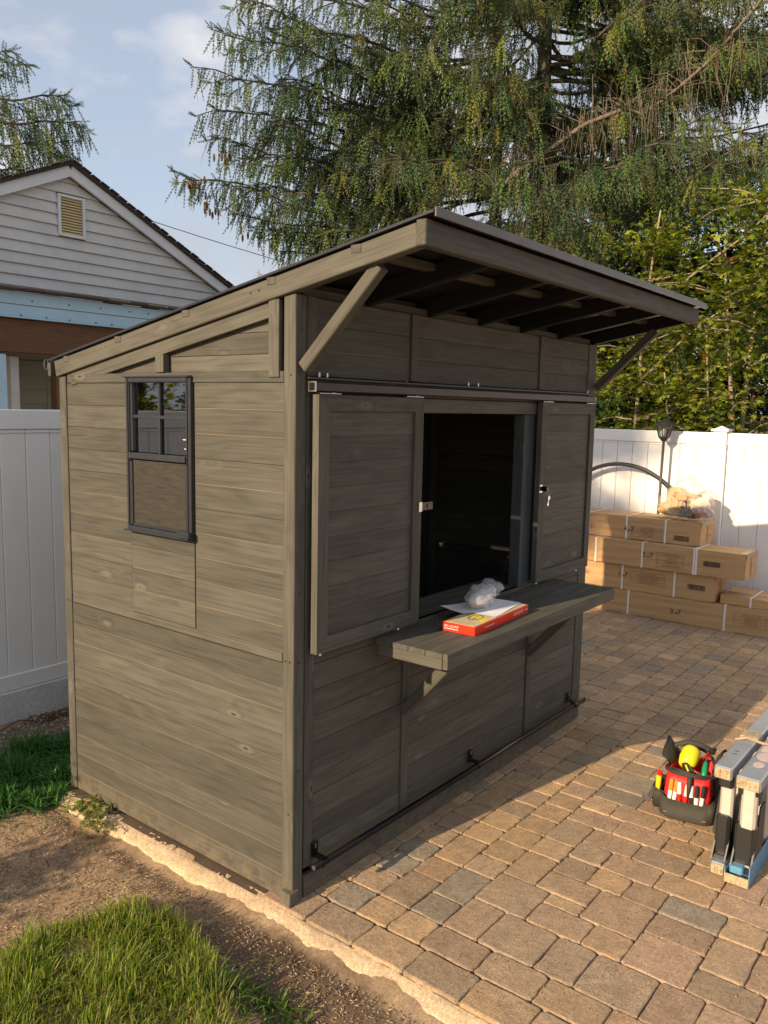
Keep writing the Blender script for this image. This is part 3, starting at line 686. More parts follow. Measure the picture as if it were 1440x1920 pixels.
def soft_box(a, b, d, seed=0, n=7):
    """carton with faces that sag slightly inward and knocked corners"""
    r2 = np.random.default_rng(seed); V = []; F = []; key = {}
    ph = r2.uniform(0, 6.28, 9)
    def vert(x, y, z):
        k = (round(x, 4), round(y, 4), round(z, 4))
        if k in key: return key[k]
        sx, sy, sz = x/a*2, y/b*2, z/d*2
        def s(u, v, w, p): return (1-u**4)*(1-v**4)*(.0035+.0025*math.sin(4*u+9*v+p))
        X = x - (math.copysign(1, x)*s(sy, sz, 0, ph[0]) if abs(sx) > .999 else 0)
        Y = y - (math.copysign(1, y)*s(sx, sz, 0, ph[1]) if abs(sy) > .999 else 0)
        Z = z - (math.copysign(1, z)*s(sx, sy, 0, ph[2]) if abs(sz) > .999 else 0)
        e = sum(abs(q) > .999 for q in (sx, sy, sz))
        if e >= 2:
            kk = .0022*(e-1)*(1+.8*math.sin(23*y+17*x+ph[3])); X -= math.copysign(kk, x) if abs(sx) > .999 else 0; Y -= math.copysign(kk, y) if abs(sy) > .999 else 0; Z -= math.copysign(kk*.7, z) if abs(sz) > .999 else 0
        key[k] = len(V); V.append((X, Y, Z)); return key[k]
    dims = (a, b, d); cnt = (n, 3*n, n)
    for ax in range(3):
        o1, o2 = (ax+1) % 3, (ax+2) % 3
        for s_ in (-1, 1):
            for i in range(cnt[o1]):
                for j in range(cnt[o2]):
                    q = []
                    for (u, v) in ((0,0),(1,0),(1,1),(0,1)):
                        c3 = [0,0,0]; c3[ax] = s_*dims[ax]/2; c3[o1] = dims[o1]*((i+u)/cnt[o1]-.5); c3[o2] = dims[o2]*((j+v)/cnt[o2]-.5); q.append(vert(*c3))
                    F.append(q if s_ > 0 else q[::-1])
    return V, F
def carton(label, x0, x1, y0, y1, z0, z1, straps, num=None, numy=None, tab=None, bar=None, red=None, tape=True, rz=0, group=CB):
    M = T((x0+x1)/2, (y0+y1)/2, z0); c = empty('cardboard_box', M, label=label, cat='box', group=group)
    cx, cy, cz = (x0+x1)/2, (y0+y1)/2, (z0+z1)/2
    # slightly soft box: subdivided with a small sag
    nx, nyy, nz = 4, 14, 4; L = (x1-x0, y1-y0, z1-z0); V, F = soft_box(*L, seed=int(z0*100))
    mobj('carton', V, F, M_card, T(cx, cy, cz), c, smooth=False)
    for y in straps: strap(c, x0, x1, y, z0, z1)
    if tape:
        V, F, _ = merge([(*box_at((cx, y0+.03, z1+.0004), (L[0]*.98, .055, .0008)),), (*box_at((cx, y0-.0005, z1-.02), (L[0]*.98, .0008, .04)),), (*box_at((cx, y0-.0005, cz), (.05, .0009, L[2]*.96)),)])
        mobj('packing_tape', V, F, M_tape, I4, c)
        V, F = box_at((cx, cy, z1+.0003), (.0018, L[1]*.99, .0006)); mobj('flap_seam', V, F, M_inkfaint, I4, c)
    if num: text_obj(num[0], .062, M_ink, basis((0,-1,0),(0,0,1),(-1,0,0),(x0-.0012, numy, num[1])), c); text_obj('of', .034, M_ink, basis((0,-1,0),(0,0,1),(-1,0,0),(x0-.0012, numy-.036, num[1])), c); text_obj('7', .062, M_ink, basis((0,-1,0),(0,0,1),(-1,0,0),(x0-.0012, numy-.064, num[1])), c)
    if tab: marks(c, x0, table(*tab), M_inkfaint, 'printed_table')
    if bar: marks(c, x0, barcode(*bar), M_ink, 'barcode')
    if red:
        y, z, s = red; marks(c, x0, [(y, z+s/2, s, .003), (y, z-s/2, s, .003), (y-s/2, z, .003, s), (y+s/2, z, .003, s), (y, z, s*.5, s*.12), (y, z, s*.12, s*.5), (y+s*.2, z-s*.25, s*.3, s*.3)], M_redink, 'red_care_mark')
    return c
carton('bottom carton of the stack printed 3of7, lying on the pavers', 5.02, 5.38, -.78, 1.50, .002, .222, (.735, -.095), ('3', .075), .36, (-.17, -.42, .065, .175, 4), None, None, tape=False)
carton('carton printed 1of7, second from the bottom of the stack', 5.015, 5.36, -.005, 1.62, .2235, .448, (.80, .335), ('1', .34), .845, (.73, .42, .30, .40, 4), (.15, .335, .14, .045, 2), (1.135, .34, .035))
carton('long carton printed 2of7, overhanging the one below', 4.985, 5.335, -.243, 1.55, .4495, .668, (1.05, .62, .175, .155), ('2', .545), .62, (.49, .26, .475, .60, 4), (.03, .555, .13, .045, 3), (1.155, .52, .035))
carton('topmost carton of the stack printed 4of7, beneath the clear bag', 5.10, 5.50, .165, 1.75, .6695, .872, (1.18, .82, .47), ('4', .74), .845, (.77, .50, .70, .79, 4), (.33, .725, .13, .045, 4), (1.15, .755, .035))
c5 = carton('small flat strapped carton on top of the bottom box, right of the stack', 5.06, 5.46, -.42, -.04, .2235, .300, (-.28,), tape=False)
strap_x = box_at((5.26, -.23, .3007), (.016, .38, .0012)); mobj('strap', *strap_x, M_strap, I4, c5)
# ================================================================== THINGS BY THE FENCE
# garden lamp
LX, LY = 5.54, .70
lamp = empty('garden_lamp', T(LX, LY, -.01), label='black solar garden lamp post standing behind the boxes', cat='lamp post')
V, F = tube([(LX, LY+.012, 0), (LX, LY-.012, 1.545)], .0125, 12); mobj('lamp_pole', V, F, M_greypl, I4, lamp, smooth=True)
V, F = lathe([(.02, 1.54), (.038, 1.562), (.05, 1.575), (.05, 1.58)], 6); mobj('lamp_base', V, F, M_blackpl, T(LX, LY-.012, 0), lamp)
V, F = lathe([(.046, 1.58), (.072, 1.685)], 6); mobj('lamp_glass', V, F, M_lampglass, T(LX, LY-.012, 0), lamp)
for k in range(6):
    a = k*math.pi/3; p = (LX+.048*math.cos(a), LY-.012+.048*math.sin(a), 1.58); q = (LX+.074*math.cos(a), LY-.012+.074*math.sin(a), 1.688)
    V, F = tube([p, q], .0045, 6); mobj('lamp_bar', V, F, M_blackpl, I4, lamp)
V, F = lathe([(.088, 1.686), (.105, 1.69), (.09, 1.703), (.055, 1.722), (.03, 1.732), (.012, 1.74)], 12); mobj('lamp_roof', V, F, M_blackpl, T(LX, LY-.012, 0), lamp)
V, F = lathe([(.012, 1.58), (.012, 1.62), (.018, 1.64), (.010, 1.66)], 10); mobj('lamp_bulb', V, F, M_white, T(LX, LY-.012, 0), lamp, smooth=True)
# coil of black pipe leaning on the fence
def coil(r, cy, cz, x, wob, n=64):
    return [(x+wob*math.sin(3*t), cy+r*math.cos(t), cz+r*.98*math.sin(t)) for t in [2*math.pi*k/n for k in range(n+1)]]
hose = empty('pipe_coil', T(5.59, 1.09, .0), label='coil of black pipe leaning against the fence behind the boxes', cat='pipe coil')
for (r, x, w, dy) in ((.655, 5.575, .004, 0), (.640, 5.60, .008, .012), (.648, 5.555, .006, -.014)):
    V, F = tube(coil(r, 1.09+dy, .67, x, w), .0125, 8, cap=False); mobj('coil_loop', V, F, M_blackpl, I4, hose, smooth=True)
# clear rubbish bag
def blob(cx, cy, cz, rx, ry, rz, seed, n=22, m=14, amp=.16, peak=0):
    r2 = np.random.default_rng(seed); ph = r2.uniform(0, 6.28, (6,)); V = []; F = []
    for i in range(m+1):
        th = math.pi*i/m
        for j in range(n):
            a = 2*math.pi*j/n; w = 1+amp*(.5*math.sin(3*a+ph[0]+2*th)+.35*math.sin(7*a+ph[1]-3*th)+.3*math.sin(11*a+ph[2]+5*th)+.3*math.sin(5*th+ph[3]))
            x = math.sin(th)*math.cos(a)*w; y = math.sin(th)*math.sin(a)*w; z = math.cos(th)*(1+peak*max(0, math.cos(th))**6)
            V.append((cx+rx*x, cy+ry*y, max(cz+rz*z, cz-rz*.62)))
    for i in range(m):
        for j in range(n): F.append([i*n+j, (i+1)*n+j, (i+1)*n+(j+1) % n, i*n+(j+1) % n])
    return V, F
bagc = (5.30, .375, .872)
bg_ = empty('rubbish_bag', T(*bagc), label='clear plastic rubbish bag of wrappers on the topmost box', cat='bag')
V, F = blob(5.31, .365, .985, .17, .235, .19, 4, 44, 26, .13, .5); mobj('bag_film', V, F, M_film, I4, bg_, smooth=True)
for k, (dx, dy, dz, s, m) in enumerate([(-.06,.02,.02,.09,M_card),(-.05,-.08,.0,.08,M_printyel),(-.10,-.13,-.02,.05,M_sticker),(-.10,.06,-.04,.06,M_printyel),(-.11,-.01,.01,.05,M_blackpl),(-.04,.06,.08,.07,M_card),(-.03,-.03,.05,.075,M_tape),(.03,-.10,.06,.06,M_paper),(-.05,-.11,.02,.06,M_paper),(-.07,0,-.06,.06,M_bluefg),(-.05,.10,-.05,.07,M_card),(-.09,-.06,-.07,.05,M_greypl),(.0,.14,-.04,.06,M_tape),(-.06,-.16,-.05,.05,M_sticker),(-.09,-.10,-.085,.022,M_redpl),(-.07,.03,.04,.05,M_card),(-.02,-.06,.12,.05,M_paper)]):
    V, F = blob(5.31+dx, .365+dy*1.15, 1.0+dz*1.05, s*1.2, s*1.35, s*1.0, 30+k, 12, 8, .35); mobj('crumpled_wrapper', V, F, m, I4, bg_)
# ================================================================== ON THE COUNTER
CT = .9105
def rotz_at(x, y, z, deg): return T(x, y, z) @ Matrix.Rotation(math.radians(deg), 4, 'Z')
MB = rotz_at(.945, -.215, CT, 3)
rb = empty('mount_box', MB, label='red printed carton of a wall mount lying on the counter shelf', cat='box')
V, F = cbox(.49, .150, .036, .0015); mobj('carton', V, F, M_redcard, MB @ T(0, 0, .018), rb)
V, F = box_at((0, 0, .0364), (.478, .140, .0008)); mobj('printed_top', V, F, M_printyel, MB, rb)
V, F = prism([(-.16,-.07),(-.11,-.07),(-.03,.07),(-.06,.07)], .0006); mobj('yellow_stripe', V, F, M_yellow, MB @ T(0,0,.0372), rb)
V, F, _ = merge([(*tube([(-.11+.036*math.cos(t)*1.2, -.005+.026*math.sin(t), .0378) for t in np.linspace(0, 6.28, 20)], .0016, 4, cap=False),), (*box_at((-.11, -.005, .0375), (.05, .003, .001)),)]); mobj('printed_bracket', V, F, M_greypl, MB, rb)
text_obj('LED LCD PDP', .0155, M_white, MB @ basis((1,0,0),(0,0,1),(0,-1,0),(.10, -.0753, .015)), rb)
MB2 = MB @ basis((0,-1,0),(0,0,1),(-1,0,0),(-.2455, .066, .019)); text_obj('LED LCD PDP', .0115, M_white, MB2, rb)
R_ = [(.06, .010), (.05, .006)]
V, F, _ = merge([(*box_at((.215+.004*k, -.0754, .020), (.0025, .0006, .006)),) for k in range(5)] + [(*box_at((-.155+.014*k, -.0754, .019), (.010, .0006, .003)),) for k in range(6)] + [(*box_at((-.2456, .062-.006*k, .012), (.0006, .0035, .004)),) for k in range(11)]); mobj('small_print', V, F, M_white, MB, rb)
def sheet(label, M, L, Wd, curl, seed):
    n = 14; r2 = random.Random(seed); V = []
    for i in range(n+1):
        for j in range(n+1):
            x = (i/n-.5)*L; y = (j/n-.5)*Wd; V.append((x, y, curl*(abs(x)/(L/2))**3*(.5+.5*math.sin(y*12+seed))+.0012*math.sin(20*x+seed)+.0015))
    F = [[i*(n+1)+j, (i+1)*(n+1)+j, (i+1)*(n+1)+j+1, i*(n+1)+j+1] for i in range(n) for j in range(n)]
    V2 = V+[(v[0], v[1], v[2]-.0012) for v in V]; k = len(V); F2 = F+[[a+k for a in f[::-1]] for f in F]
    return mobj('paper_sheet', V2, F2, M_paper, M, smooth=True, label=label, cat='paper')
sheet('white instruction sheet lying nearly flat on the red box', rotz_at(1.03, -.19, CT+.0375, 8), .30, .15, .004, 1)
sheet('white sheet with raised corners lying on the other sheet, under the bag', rotz_at(.99, -.13, CT+.041, -14), .28, .15, .014, 5)
MP = rotz_at(1.03, -.14, CT+.046, 18) @ Matrix.Scale(1.22, 4)
pb = empty('hardware_bag', MP, label='crumpled clear plastic bag of white parts on the paper sheets', cat='bag')
n = 26; m = 20; V = []; r2 = np.random.default_rng(5)
for i in range(m+1):
    t = i/m; x = (t-.5)*.25; rr = .040*(math.sin(math.pi*min(1, t*1.15+.04))**.45 if t < .83 else .85)*(1+.05*math.sin(31*t))
    if t > .93: rr *= 1.12
    for j in range(n):
        a = 2*math.pi*j/n; q = rr*(1+.10*math.sin(4*a+9*t)+.07*math.sin(9*a-14*t)+.04*r2.normal()); V.append((x, q*math.cos(a)*1.2, max(-.03, q*math.sin(a)*.95)+.034))
F = [[i*n+j, i*n+(j+1) % n, (i+1)*n+(j+1) % n, (i+1)*n+j] for i in range(m) for j in range(n)]+[list(range(n))[::-1], list(range(m*n, m*n+n))]
mobj('bag_film', V, F, M_film2, MP, pb, smooth=True)
for k in range(4):
    V, F = blob(-.07+.045*k, 0, .032, .032, .034, .024, 60+k, 12, 8, .2); mobj('wrapped_part', V, F, M_bubbly, MP, pb, smooth=True)
# keys in the lock
kx = 1.74
ky = empty('key_ring', T(1.712, -.088, 1.40), label='bunch of keys hanging from the lock of the far sliding door', cat='keys')
V, F = tube([(1.712+.016*math.sin(t), -.088, 1.388+.016*math.cos(t)) for t in np.linspace(0, 6.283, 18)], .0012, 5, cap=False); mobj('ring', V, F, M_steel, I4, ky)
for k, an in enumerate((-18, 6, 24)):
    Mk = T(1.712+.012*math.sin(math.radians(an)), -.087-.003*k, 1.374) @ Matrix.Rotation(math.radians(an), 4, 'Y')
    V, F, _ = merge([(*box_at((0, 0, -.008), (.020, .002, .018)),), (*box_at((0, 0, -.032), (.007, .002, .032)),)]); mobj('key', V, F, M_steel, Mk, ky)
# ================================================================== NEIGHBOUR'S HOUSE
hs = empty('neighbour_house', T(2.3, 5.6, 0), label='pale sided house gable with a louvred vent and a porch beyond the left fence', cat='house')
GY = 5.2; ax, az = 2.345, 3.93; sl = .462; gx0, gx1, gz0 = -.9, 5.0, 2.70
def tri_clip(p): return clip(clip(p, sl, 1, az-.10+sl*ax), -sl, 1, az-.10-sl*ax)
gw = mobj('gable_wall', *prism([(gx0, gz0), (gx1, gz0), (gx1, gz0+.02), (ax, az-.12), (gx0, az-.12-sl*(ax-gx0))], .05), M_siding2, basis(*FRONT, (0, GY+.05, 0)), hs)
cz = gz0; k = 0; ch = .098
vent = (2.238, 2.508, 3.295, 3.665)
while cz < az-.1:
    poly = tri_clip([(gx0, cz), (gx1, cz), (gx1, cz+ch), (gx0, cz+ch)])
    pieces = [poly]
    if cz+ch > vent[2] and cz < vent[3]: pieces = [clip(poly, 1, 0, vent[0]), clip(poly, -1, 0, -vent[1])]
    for pl in pieces:
        if len(pl) < 3: continue
        mx_ = sum(p[0] for p in pl)/len(pl)
        V, F = prism([(p[0]-mx_, p[1]-cz) for p in pl], .010)
        mobj('siding_board', V, F, M_siding, basis(*FRONT, (mx_, GY-.002, cz)) @ Matrix.Rotation(-.2, 4, 'X'), gw)
    cz += ch
vt = empty('gable_vent', T((vent[0]+vent[1])/2, GY, vent[2]), parent=hs)
vx, vz = (vent[0]+vent[1])/2, (vent[2]+vent[3])/2
for x in (vent[0]+.012, vent[1]-.012): board('vent_frame', vt, UPX, (x, GY-.012, vz), (vent[3]-vent[2], .024, .03), M_trim, .003)
for z in (vent[2]+.012, vent[3]-.012): board('vent_frame', vt, FRONT, (vx, GY-.012, z), (vent[1]-vent[0]-.05, .024, .03), M_trim, .003)
board('vent_back', vt, FRONT, (vx, GY+.03, vz), (.24, .34, .006), M_dark)
for i in range(13):
    V, F = cbox(.22, .026, .004, .001); mobj('louver', V, F, M_vent, basis(*FRONT, (vx, GY-.004, vent[2]+.036+.0248*i)) @ Matrix.Rotation(-.7, 4, 'X'), vt)
for s, xe in ((-1, gx0-.2), (1, gx1+.2)):
    ze = az-.05-sl*abs(xe-ax)
    beam('rake_board', hs, (ax, GY-.05, az-.052), (xe, GY-.05, ze-.002), .098, .03+.001*s, M_trim, side=(0,1,0), ch=.003)
    beam('roof_slope', hs, (ax-s*.004, GY+2.4, az+.016), (xe, GY+2.4, ze+.066), .034, 5.0, M_shingle, side=(0,1,0), ch=.008)
    n = 30
    for i in range(n):
        t = (i+.5)/n; x = ax+(xe-ax)*t; z = az+(ze+.05-az)*t
        V, F = cbox(abs(xe-ax)/n*.98, .012, .034, .002); mobj('shingle_edge', V, F, M_shingle, basis((math.cos(math.atan(sl))*1, 0, -s*math.sin(math.atan(sl))), (s*math.sin(math.atan(sl)), 0, math.cos(math.atan(sl))), (0,-1,0), (x, GY-.10+random.uniform(-.006,.006), z+.036+random.uniform(-.003,.004))), hs)
# porch
PY = 4.6
for i in range(26):
    board('shingle_edge', hs, FLAT, (-1.0+i*.2, PY-.045+random.uniform(-.01,.01), 2.680+random.uniform(-.004,.004)), (.196, .12, .020), M_shingle2, .006)
board('porch_roof', hs, FLAT, (1.6, 4.88, 2.655), (5.4, .5, .03), M_shingle2)
fa = board('porch_fascia', hs, FRONT, (1.6, PY, 2.512), (5.4, .10, .03), M_bluefascia, .003)
board('fascia_step', fa, FRONT, (1.6, PY-.012, 2.612), (5.4, .095, .03), M_bluefascia, .003)
board('fascia_lip', fa, FRONT, (1.6, PY-.012, 2.462), (5.4, .012, .035), M_bluefascia, .002)
nh = []
for (x, z) in ((1.62,2.60),(1.95,2.605),(2.25,2.607),(2.55,2.61),(1.52,2.478),(1.74,2.478),(1.95,2.478),(2.20,2.478),(2.36,2.478),(2.75,2.61)):
    V, F = lathe([(.007, 0), (.007, .004)], 8); mobj('nail_head', V, F, M_blackpl, basis((1,0,0),(0,0,1),(0,-1,0),(x, PY-.030 if z < 2.5 else PY-.027, z)), fa)
board('porch_beam', hs, FRONT, (1.6, PY+.06, 2.318), (5.4, .27, .05), M_beam, .004)
board('porch_beam', hs, FRONT, (1.6, PY+.12, 2.25), (5.4, .13, .05), M_beam, .004)
board('porch_post', hs, UPX, (1.305, PY+.02, 1.08), (2.16, .16, .1), M_bluefascia, .004)
board('porch_post', hs, UPX, (1.60, PY+.32, 1.08), (2.16, .075, .14), M_siding, .004)
board('porch_post', hs, UPX, (1.92, PY+.10, 1.08), (2.16, .12, .1), M_beam, .004)
board('porch_post', hs, UPX, (3.9, PY+.10, 1.08), (2.16, .12, .1), M_beam, .004)
bw = board('porch_back_wall', hs, FRONT, (1.6, 5.42, 1.25), (5.6, 2.5, .06), M_siding2)
for i in range(12):
    V, F = cbox(5.5, .135, .012, .002); mobj('siding_board', V, F, M_siding2, basis(*FRONT, (1.6, 5.365, .66+i*.13)) @ Matrix.Rotation(-.14, 4, 'X'), bw)
hook = empty('hook', T(1.79, PY+.09, 2.02), parent=hs)
V, F = tube([(1.79+.018*math.sin(t), PY+.09, 2.10+.045*math.cos(t)) for t in np.linspace(0, 6.28, 20)], .004, 6, cap=False); mobj('hook_loop', V, F, M_steel, I4, hook)
V, F = tube([(1.79, PY+.09, 2.06), (1.80, PY+.09, 1.0)], .004, 6); mobj('hanging_cord', V, F, M_greypl, I4, hook)
# overhead wire
P0, P1 = Vector((4.2, 12.9, 6.05)), Vector((13.4, 5.4, 3.30))
pts = [P0.lerp(P1, t)-Vector((0,0,.25*4*t*(1-t))) for t in np.linspace(0, 1, 24)]
V, F = tube(pts, .007, 5); mobj('overhead_wire', V, F, M_blackpl, smooth=True, label='thin dark overhead wire running down behind the house roof', cat='wire')
# ================================================================== LADDER
lad = empty('folded_ladder', T(1.2, -1.17, 0), label='grey aluminium multi-position ladder folded and stood on its side beside the tool bag', cat='ladder')
def hollow(L, H, D, t=.004):
    """open rectangular tube along x"""
    return merge([box_at((0, H/2-t/2, 0), (L, t, D), .001), box_at((0, -H/2+t/2, 0), (L, t, D), .001), box_at((0, 0, D/2-t/2), (L, H-2*t, t), .001), box_at((0, 0, -D/2+t/2), (L, H-2*t, t), .001)])[:2]
LR = math.radians(-1.0)
def rail(nm, x0, x1, y, z, w, h, mat, cap=None):
    V, F = cbox(x1-x0, w, h, .006); o = mobj(nm, V, F, mat, basis(*FLAT, ((x0+x1)/2, y, z)), lad)
    if cap:
        V, F = cbox(.006, w-.010, h-.010, .003); mobj('end_cap', V, F, cap, basis(*FLAT, (x0-.001, y, z)), o)
        for dy in (-.012, .012) if w < .08 else (-.022, 0, .022):
            V, F = cbox(.004, .008, h-.026, .001); mobj('cap_rib', V, F, M_aludirty, basis(*FLAT, (x0-.005, y+dy, z)), o)
    return o
r1 = rail('ladder_rail', 1.195, 2.9, -1.140, .425, .068, .052, M_alu, M_aludirty)
r2_ = rail('ladder_rail', 1.185, 2.9, -1.236, .412, .090, .050, M_alu, M_aludirty)
r3 = rail('lower_rail', 1.20, 2.9, -1.145, .030, .056, .050, M_alu, M_aludirty)
V, F = merge([box_at((0, 0, -.022), (1.7, .092, .004), .0008), box_at((0, .044, 0), (1.7, .004, .044), .0008), box_at((0, -.044, .02), (1.7, .004, .085), .0008)])[:2]
r4 = mobj('lower_channel', V, F, M_bluefg, basis(*FLAT, (2.03, -1.222, .026)), lad)
V, F = cbox(.008, .09, .036, .002); mobj('end_cap', V, F, M_aludirty, basis(*FLAT, (1.178, -1.222, .022)), r4)
V, F = cbox(.05, .05, .03, .006); mobj('blue_clip', V, F, M_bluefg, basis(*FLAT, (1.215, -1.215, .052)), r4)
for k, x in enumerate((1.30, 1.52, 1.76, 2.0, 2.24, 2.5, 2.75)):
    board('rung', lad, UPX, (x, -1.14, .225), (.352, .045, .05), M_alulight, .008)
    board('rung', lad, UPX, (x-.045, -1.232, .215), (.33, .048, .056), M_alulight, .010)
for (x, y) in ((1.285, -1.137), (1.262, -1.226)):     # black curved gussets at the feet and under the top rails
    prof = [(0, 0), (.24, 0), (.24, .055), (.12, .10), (.055, .17), (.03, .235), (0, .235)]
    w = .05 if y > -1.2 else .072
    V, F = prism([(p[1], p[0]) for p in []] or [( -.06, 0), (.10, 0), (.10, .235), (.035, .235), (.02, .16), (-.005, .09)], .006)
    for dy in (-w/2, w/2):
        mobj('foot_gusset', V, F, M_blackpl, basis((1,0,0),(0,0,1),(0,-1,0),(x, y+dy, .052)), lad)
    board('foot_cover', lad, UPX, (x-.002, y, .140), (.17, .06, w+.004), M_blackpl, .012)
    board('top_cover', lad, UPX, (x+.0, y, .365), (.055, .055, w+.004), M_blackpl, .01)
    board('gusset_web', lad, UPY, (x+.03, y, .15), (.19, w-.008, .006), M_blackpl, .001)
    V2, F2 = prism([(-.03, 0), (.07, 0), (.05, -.07), (.02, -.10), (0, -.05)], w); mobj('top_gusset', V2, F2, M_blackpl, basis((1,0,0),(0,0,1),(0,-1,0),(x, y, .396)), lad)
for (x, y, sx, sy) in ((1.335, -1.236, .06, .042), (1.43, -1.236, .09, .06)):
    V, F = lathe([(.5, 0), (.5, .0008)], 20); V = [(v[0]*sx, v[1]*sy, v[2]) for v in V]; mobj('worn_sticker', V, F, M_sticker, T(x, y, .4375), r2_)
board('warning_label', r2_, FLAT, (1.52, -1.236, .4378), (.07, .06, .0008), M_sticker, .0002)
for x in (1.30, 1.335): board('rail_slot', r1, FLAT, (x+.05, -1.14, .4515), (.006, .018, .0008), M_blackpl, .0002)
V, F = tube([(1.50, -1.10, .454), (1.53, -1.14, .462), (1.52, -1.20, .458), (1.55, -1.26, .452), (1.60, -1.275, .42), (1.61, -1.28, .36)], .006, 6); mobj('tie_cord', V, F, M_tape, I4, lad, smooth=True)
board('rail_sleeve', r1, FLAT, (1.60, -1.14, .427), (.08, .074, .058), M_aludirty, .004)
case = empty('tool_case', T(1.66, -1.058, 0), label='dark grey plastic tool case standing between the tool bag and the ladder', cat='case')
Mc = T(1.66, -1.058, .002) @ Matrix.Rotation(.10, 4, 'X')
V, F = cbox(.30, .052, .27, .012); mobj('case_shell', V, F, M_greypl, Mc @ T(0, 0, .135), case)
V, F = cbox(.304, .006, .276, .002); mobj('case_seam', V, F, M_blackpl, Mc @ T(0, 0, .138), case)
V, F = tube([(-.06, 0, .265), (-.055, 0, .295), (.055, 0, .295), (.06, 0, .265)], .009, 8); mobj('case_handle', V, F, M_blackpl, Mc, case, smooth=True)
# ================================================================== TOOL BAG
MBG = rotz_at(1.685, -.885, 0, 8)
tb = empty('tool_bag', MBG, label='open red and black fabric tool bag packed with tools on the pavers', cat='tool bag')
def ring(z, lx, ly, r, dx=0, n=8, bulge=0):
    P = []
    for k, (sx, sy) in enumerate(((-1,-1),(1,-1),(1,1),(-1,1))):
        for i in range(n):
            a = math.pi*(1+.5*k)+math.pi/2*i/(n-1); P.append((sx*(lx/2-r)+r*math.cos(a)+dx, sy*(ly/2-r)+r*math.sin(a), z))
    return P
def loft(rings, close_bottom=True, close_top=False):
    m = len(rings[0]); V = [p for r in rings for p in r]; F = []
    for i in range(len(rings)-1):
        for k in range(m): F.append([i*m+k, i*m+(k+1) % m, (i+1)*m+(k+1) % m, (i+1)*m+k])
    if close_bottom: F.append(list(range(m))[::-1])
    if close_top: F.append(list(range((len(rings)-1)*m, len(rings)*m)))
    return V, F
V, F = loft([ring(.004,.27,.20,.04), ring(.0,.25,.18,.04), ring(.004,.28,.212,.045), ring(.03,.29,.222,.05), ring(.075,.292,.226,.05), ring(.084,.27,.205,.045)][1:], True, True); mobj('bag_base', V, F, M_blackfab, MBG, tb, smooth=True)
V, F = loft([ring(.04,.262,.196,.035), ring(.12,.262,.198,.035), ring(.17,.256,.190,.035), ring(.205,.25,.178,.035), ring(.202,.238,.166,.03), ring(.10,.235,.16,.03), ring(.09,.22,.15,.03)], True, True); mobj('bag_body', V, F, M_redfab, MBG, tb, smooth=True)
V, F = loft([ring(.0,.0,.0,.0)]*1) if False else loft([ring(.10,.262,.120,.03,.03), ring(.15,.268,.222,.03,.02), ring(.21,.262,.200,.03,.01), ring(.206,.24,.17,.03,.01)], False, False)
mobj('side_panel', *loft([ring(.07,.20,.226,.02,.048), ring(.13,.19,.222,.02,.05), ring(.20,.18,.192,.02,.045)], False, False), M_blackfab, MBG, tb, smooth=True)
rim = [(.135*math.cos(t)*(1.0+.0*math.cos(2*t)), .098*math.sin(t)*(1.12 if math.cos(t) < 0 else 1), .213+.018*math.cos(2*t)+.014*math.cos(t)) for t in np.linspace(0, 2*math.pi, 33)]
V, F = tube(rim, .0085, 8, cap=False); mobj('zip_rim', V, F, M_blackfab, MBG, tb, smooth=True)
V, F = tube([(p[0]*.93, p[1]*.93, p[2]+.007) for p in rim], .0022, 5, cap=False); mobj('zip_teeth', V, F, M_greypl, MBG, tb, smooth=True)
def flap(y0, s, h, x0=-.02, x1=.15, seed=0):
    n = 16; m = 6; V = []
    for i in range(n+1):
        for j in range(m+1):
            t = i/n; u = j/m; x = x0+(x1-x0)*t; hh = h*math.sin(math.pi*(.1+.8*t))**.6
            V.append((x, y0+s*(.004*math.sin(9*t+seed)+.035*u*u), .205+hh*u+.006*math.sin(7*t+3*u+seed)))
    F = [[i*(m+1)+j, (i+1)*(m+1)+j, (i+1)*(m+1)+j+1, i*(m+1)+j+1] for i in range(n) for j in range(m)]
    k = len(V); V += [(a, b+s*.006, c) for a, b, c in V]; F += [[q+k for q in f[::-1]] for f in F]
    return V, F
mobj('open_flap', *flap(.082, 1, .105, -.06, .13, 1), M_blackfab, MBG, tb, smooth=True)
mobj('open_flap', *flap(-.085, -1, .09, -.02, .15, 3), M_blackfab, MBG, tb, smooth=True)
V, F = tube([(.06, .10, .20), (.05, .09, .27), (.06, .04, .292), (.07, -.02, .288), (.08, -.08, .26)], .013, 8); mobj('bag_handle', V, F, M_blackfab, MBG, tb, smooth=True)
V, F = loft([ring(.012,.296,.232,.05), ring(.088,.302,.236,.052), ring(.084,.290,.224,.05)], False); 
V = [(x, y, z+(.030*(abs(y)/.118)**2 if (x < -.10 and z > .05) else (.02 if z > .05 else 0))) for x, y, z in V]
mobj('pocket_band', V, F, M_blackfab, MBG, tb, smooth=True)
V, F = tube([(-.147, y, .030+.004*math.sin(30*y)) for y in np.linspace(-.09, .09, 12)], .0012, 4); mobj('stitch_line', V, F, M_tape, MBG, tb)
V, F = tube([(-.140, -.012, .215), (-.146, -.012, .19), (-.149, -.010, .15), (-.150, -.008, .12)], [.010, .012, .008, .003], 8); mobj('zip_strap', V, F, M_blackfab, MBG, tb, smooth=True)
def tool(name, label, cat, group=None, M=I4):
    return empty(name, MBG @ M, label=label, cat=cat, group=group)
def lean(x, y, z, rx=0, ry=0, rz=0): return T(x, y, z) @ Euler((rx, ry, rz)).to_matrix().to_4x4()
Mf = lean(.02, .02, .235, .5, -.25, 0); ft = tool('work_light', 'yellow work light lying in the open tool bag', 'work light', M=Mf)
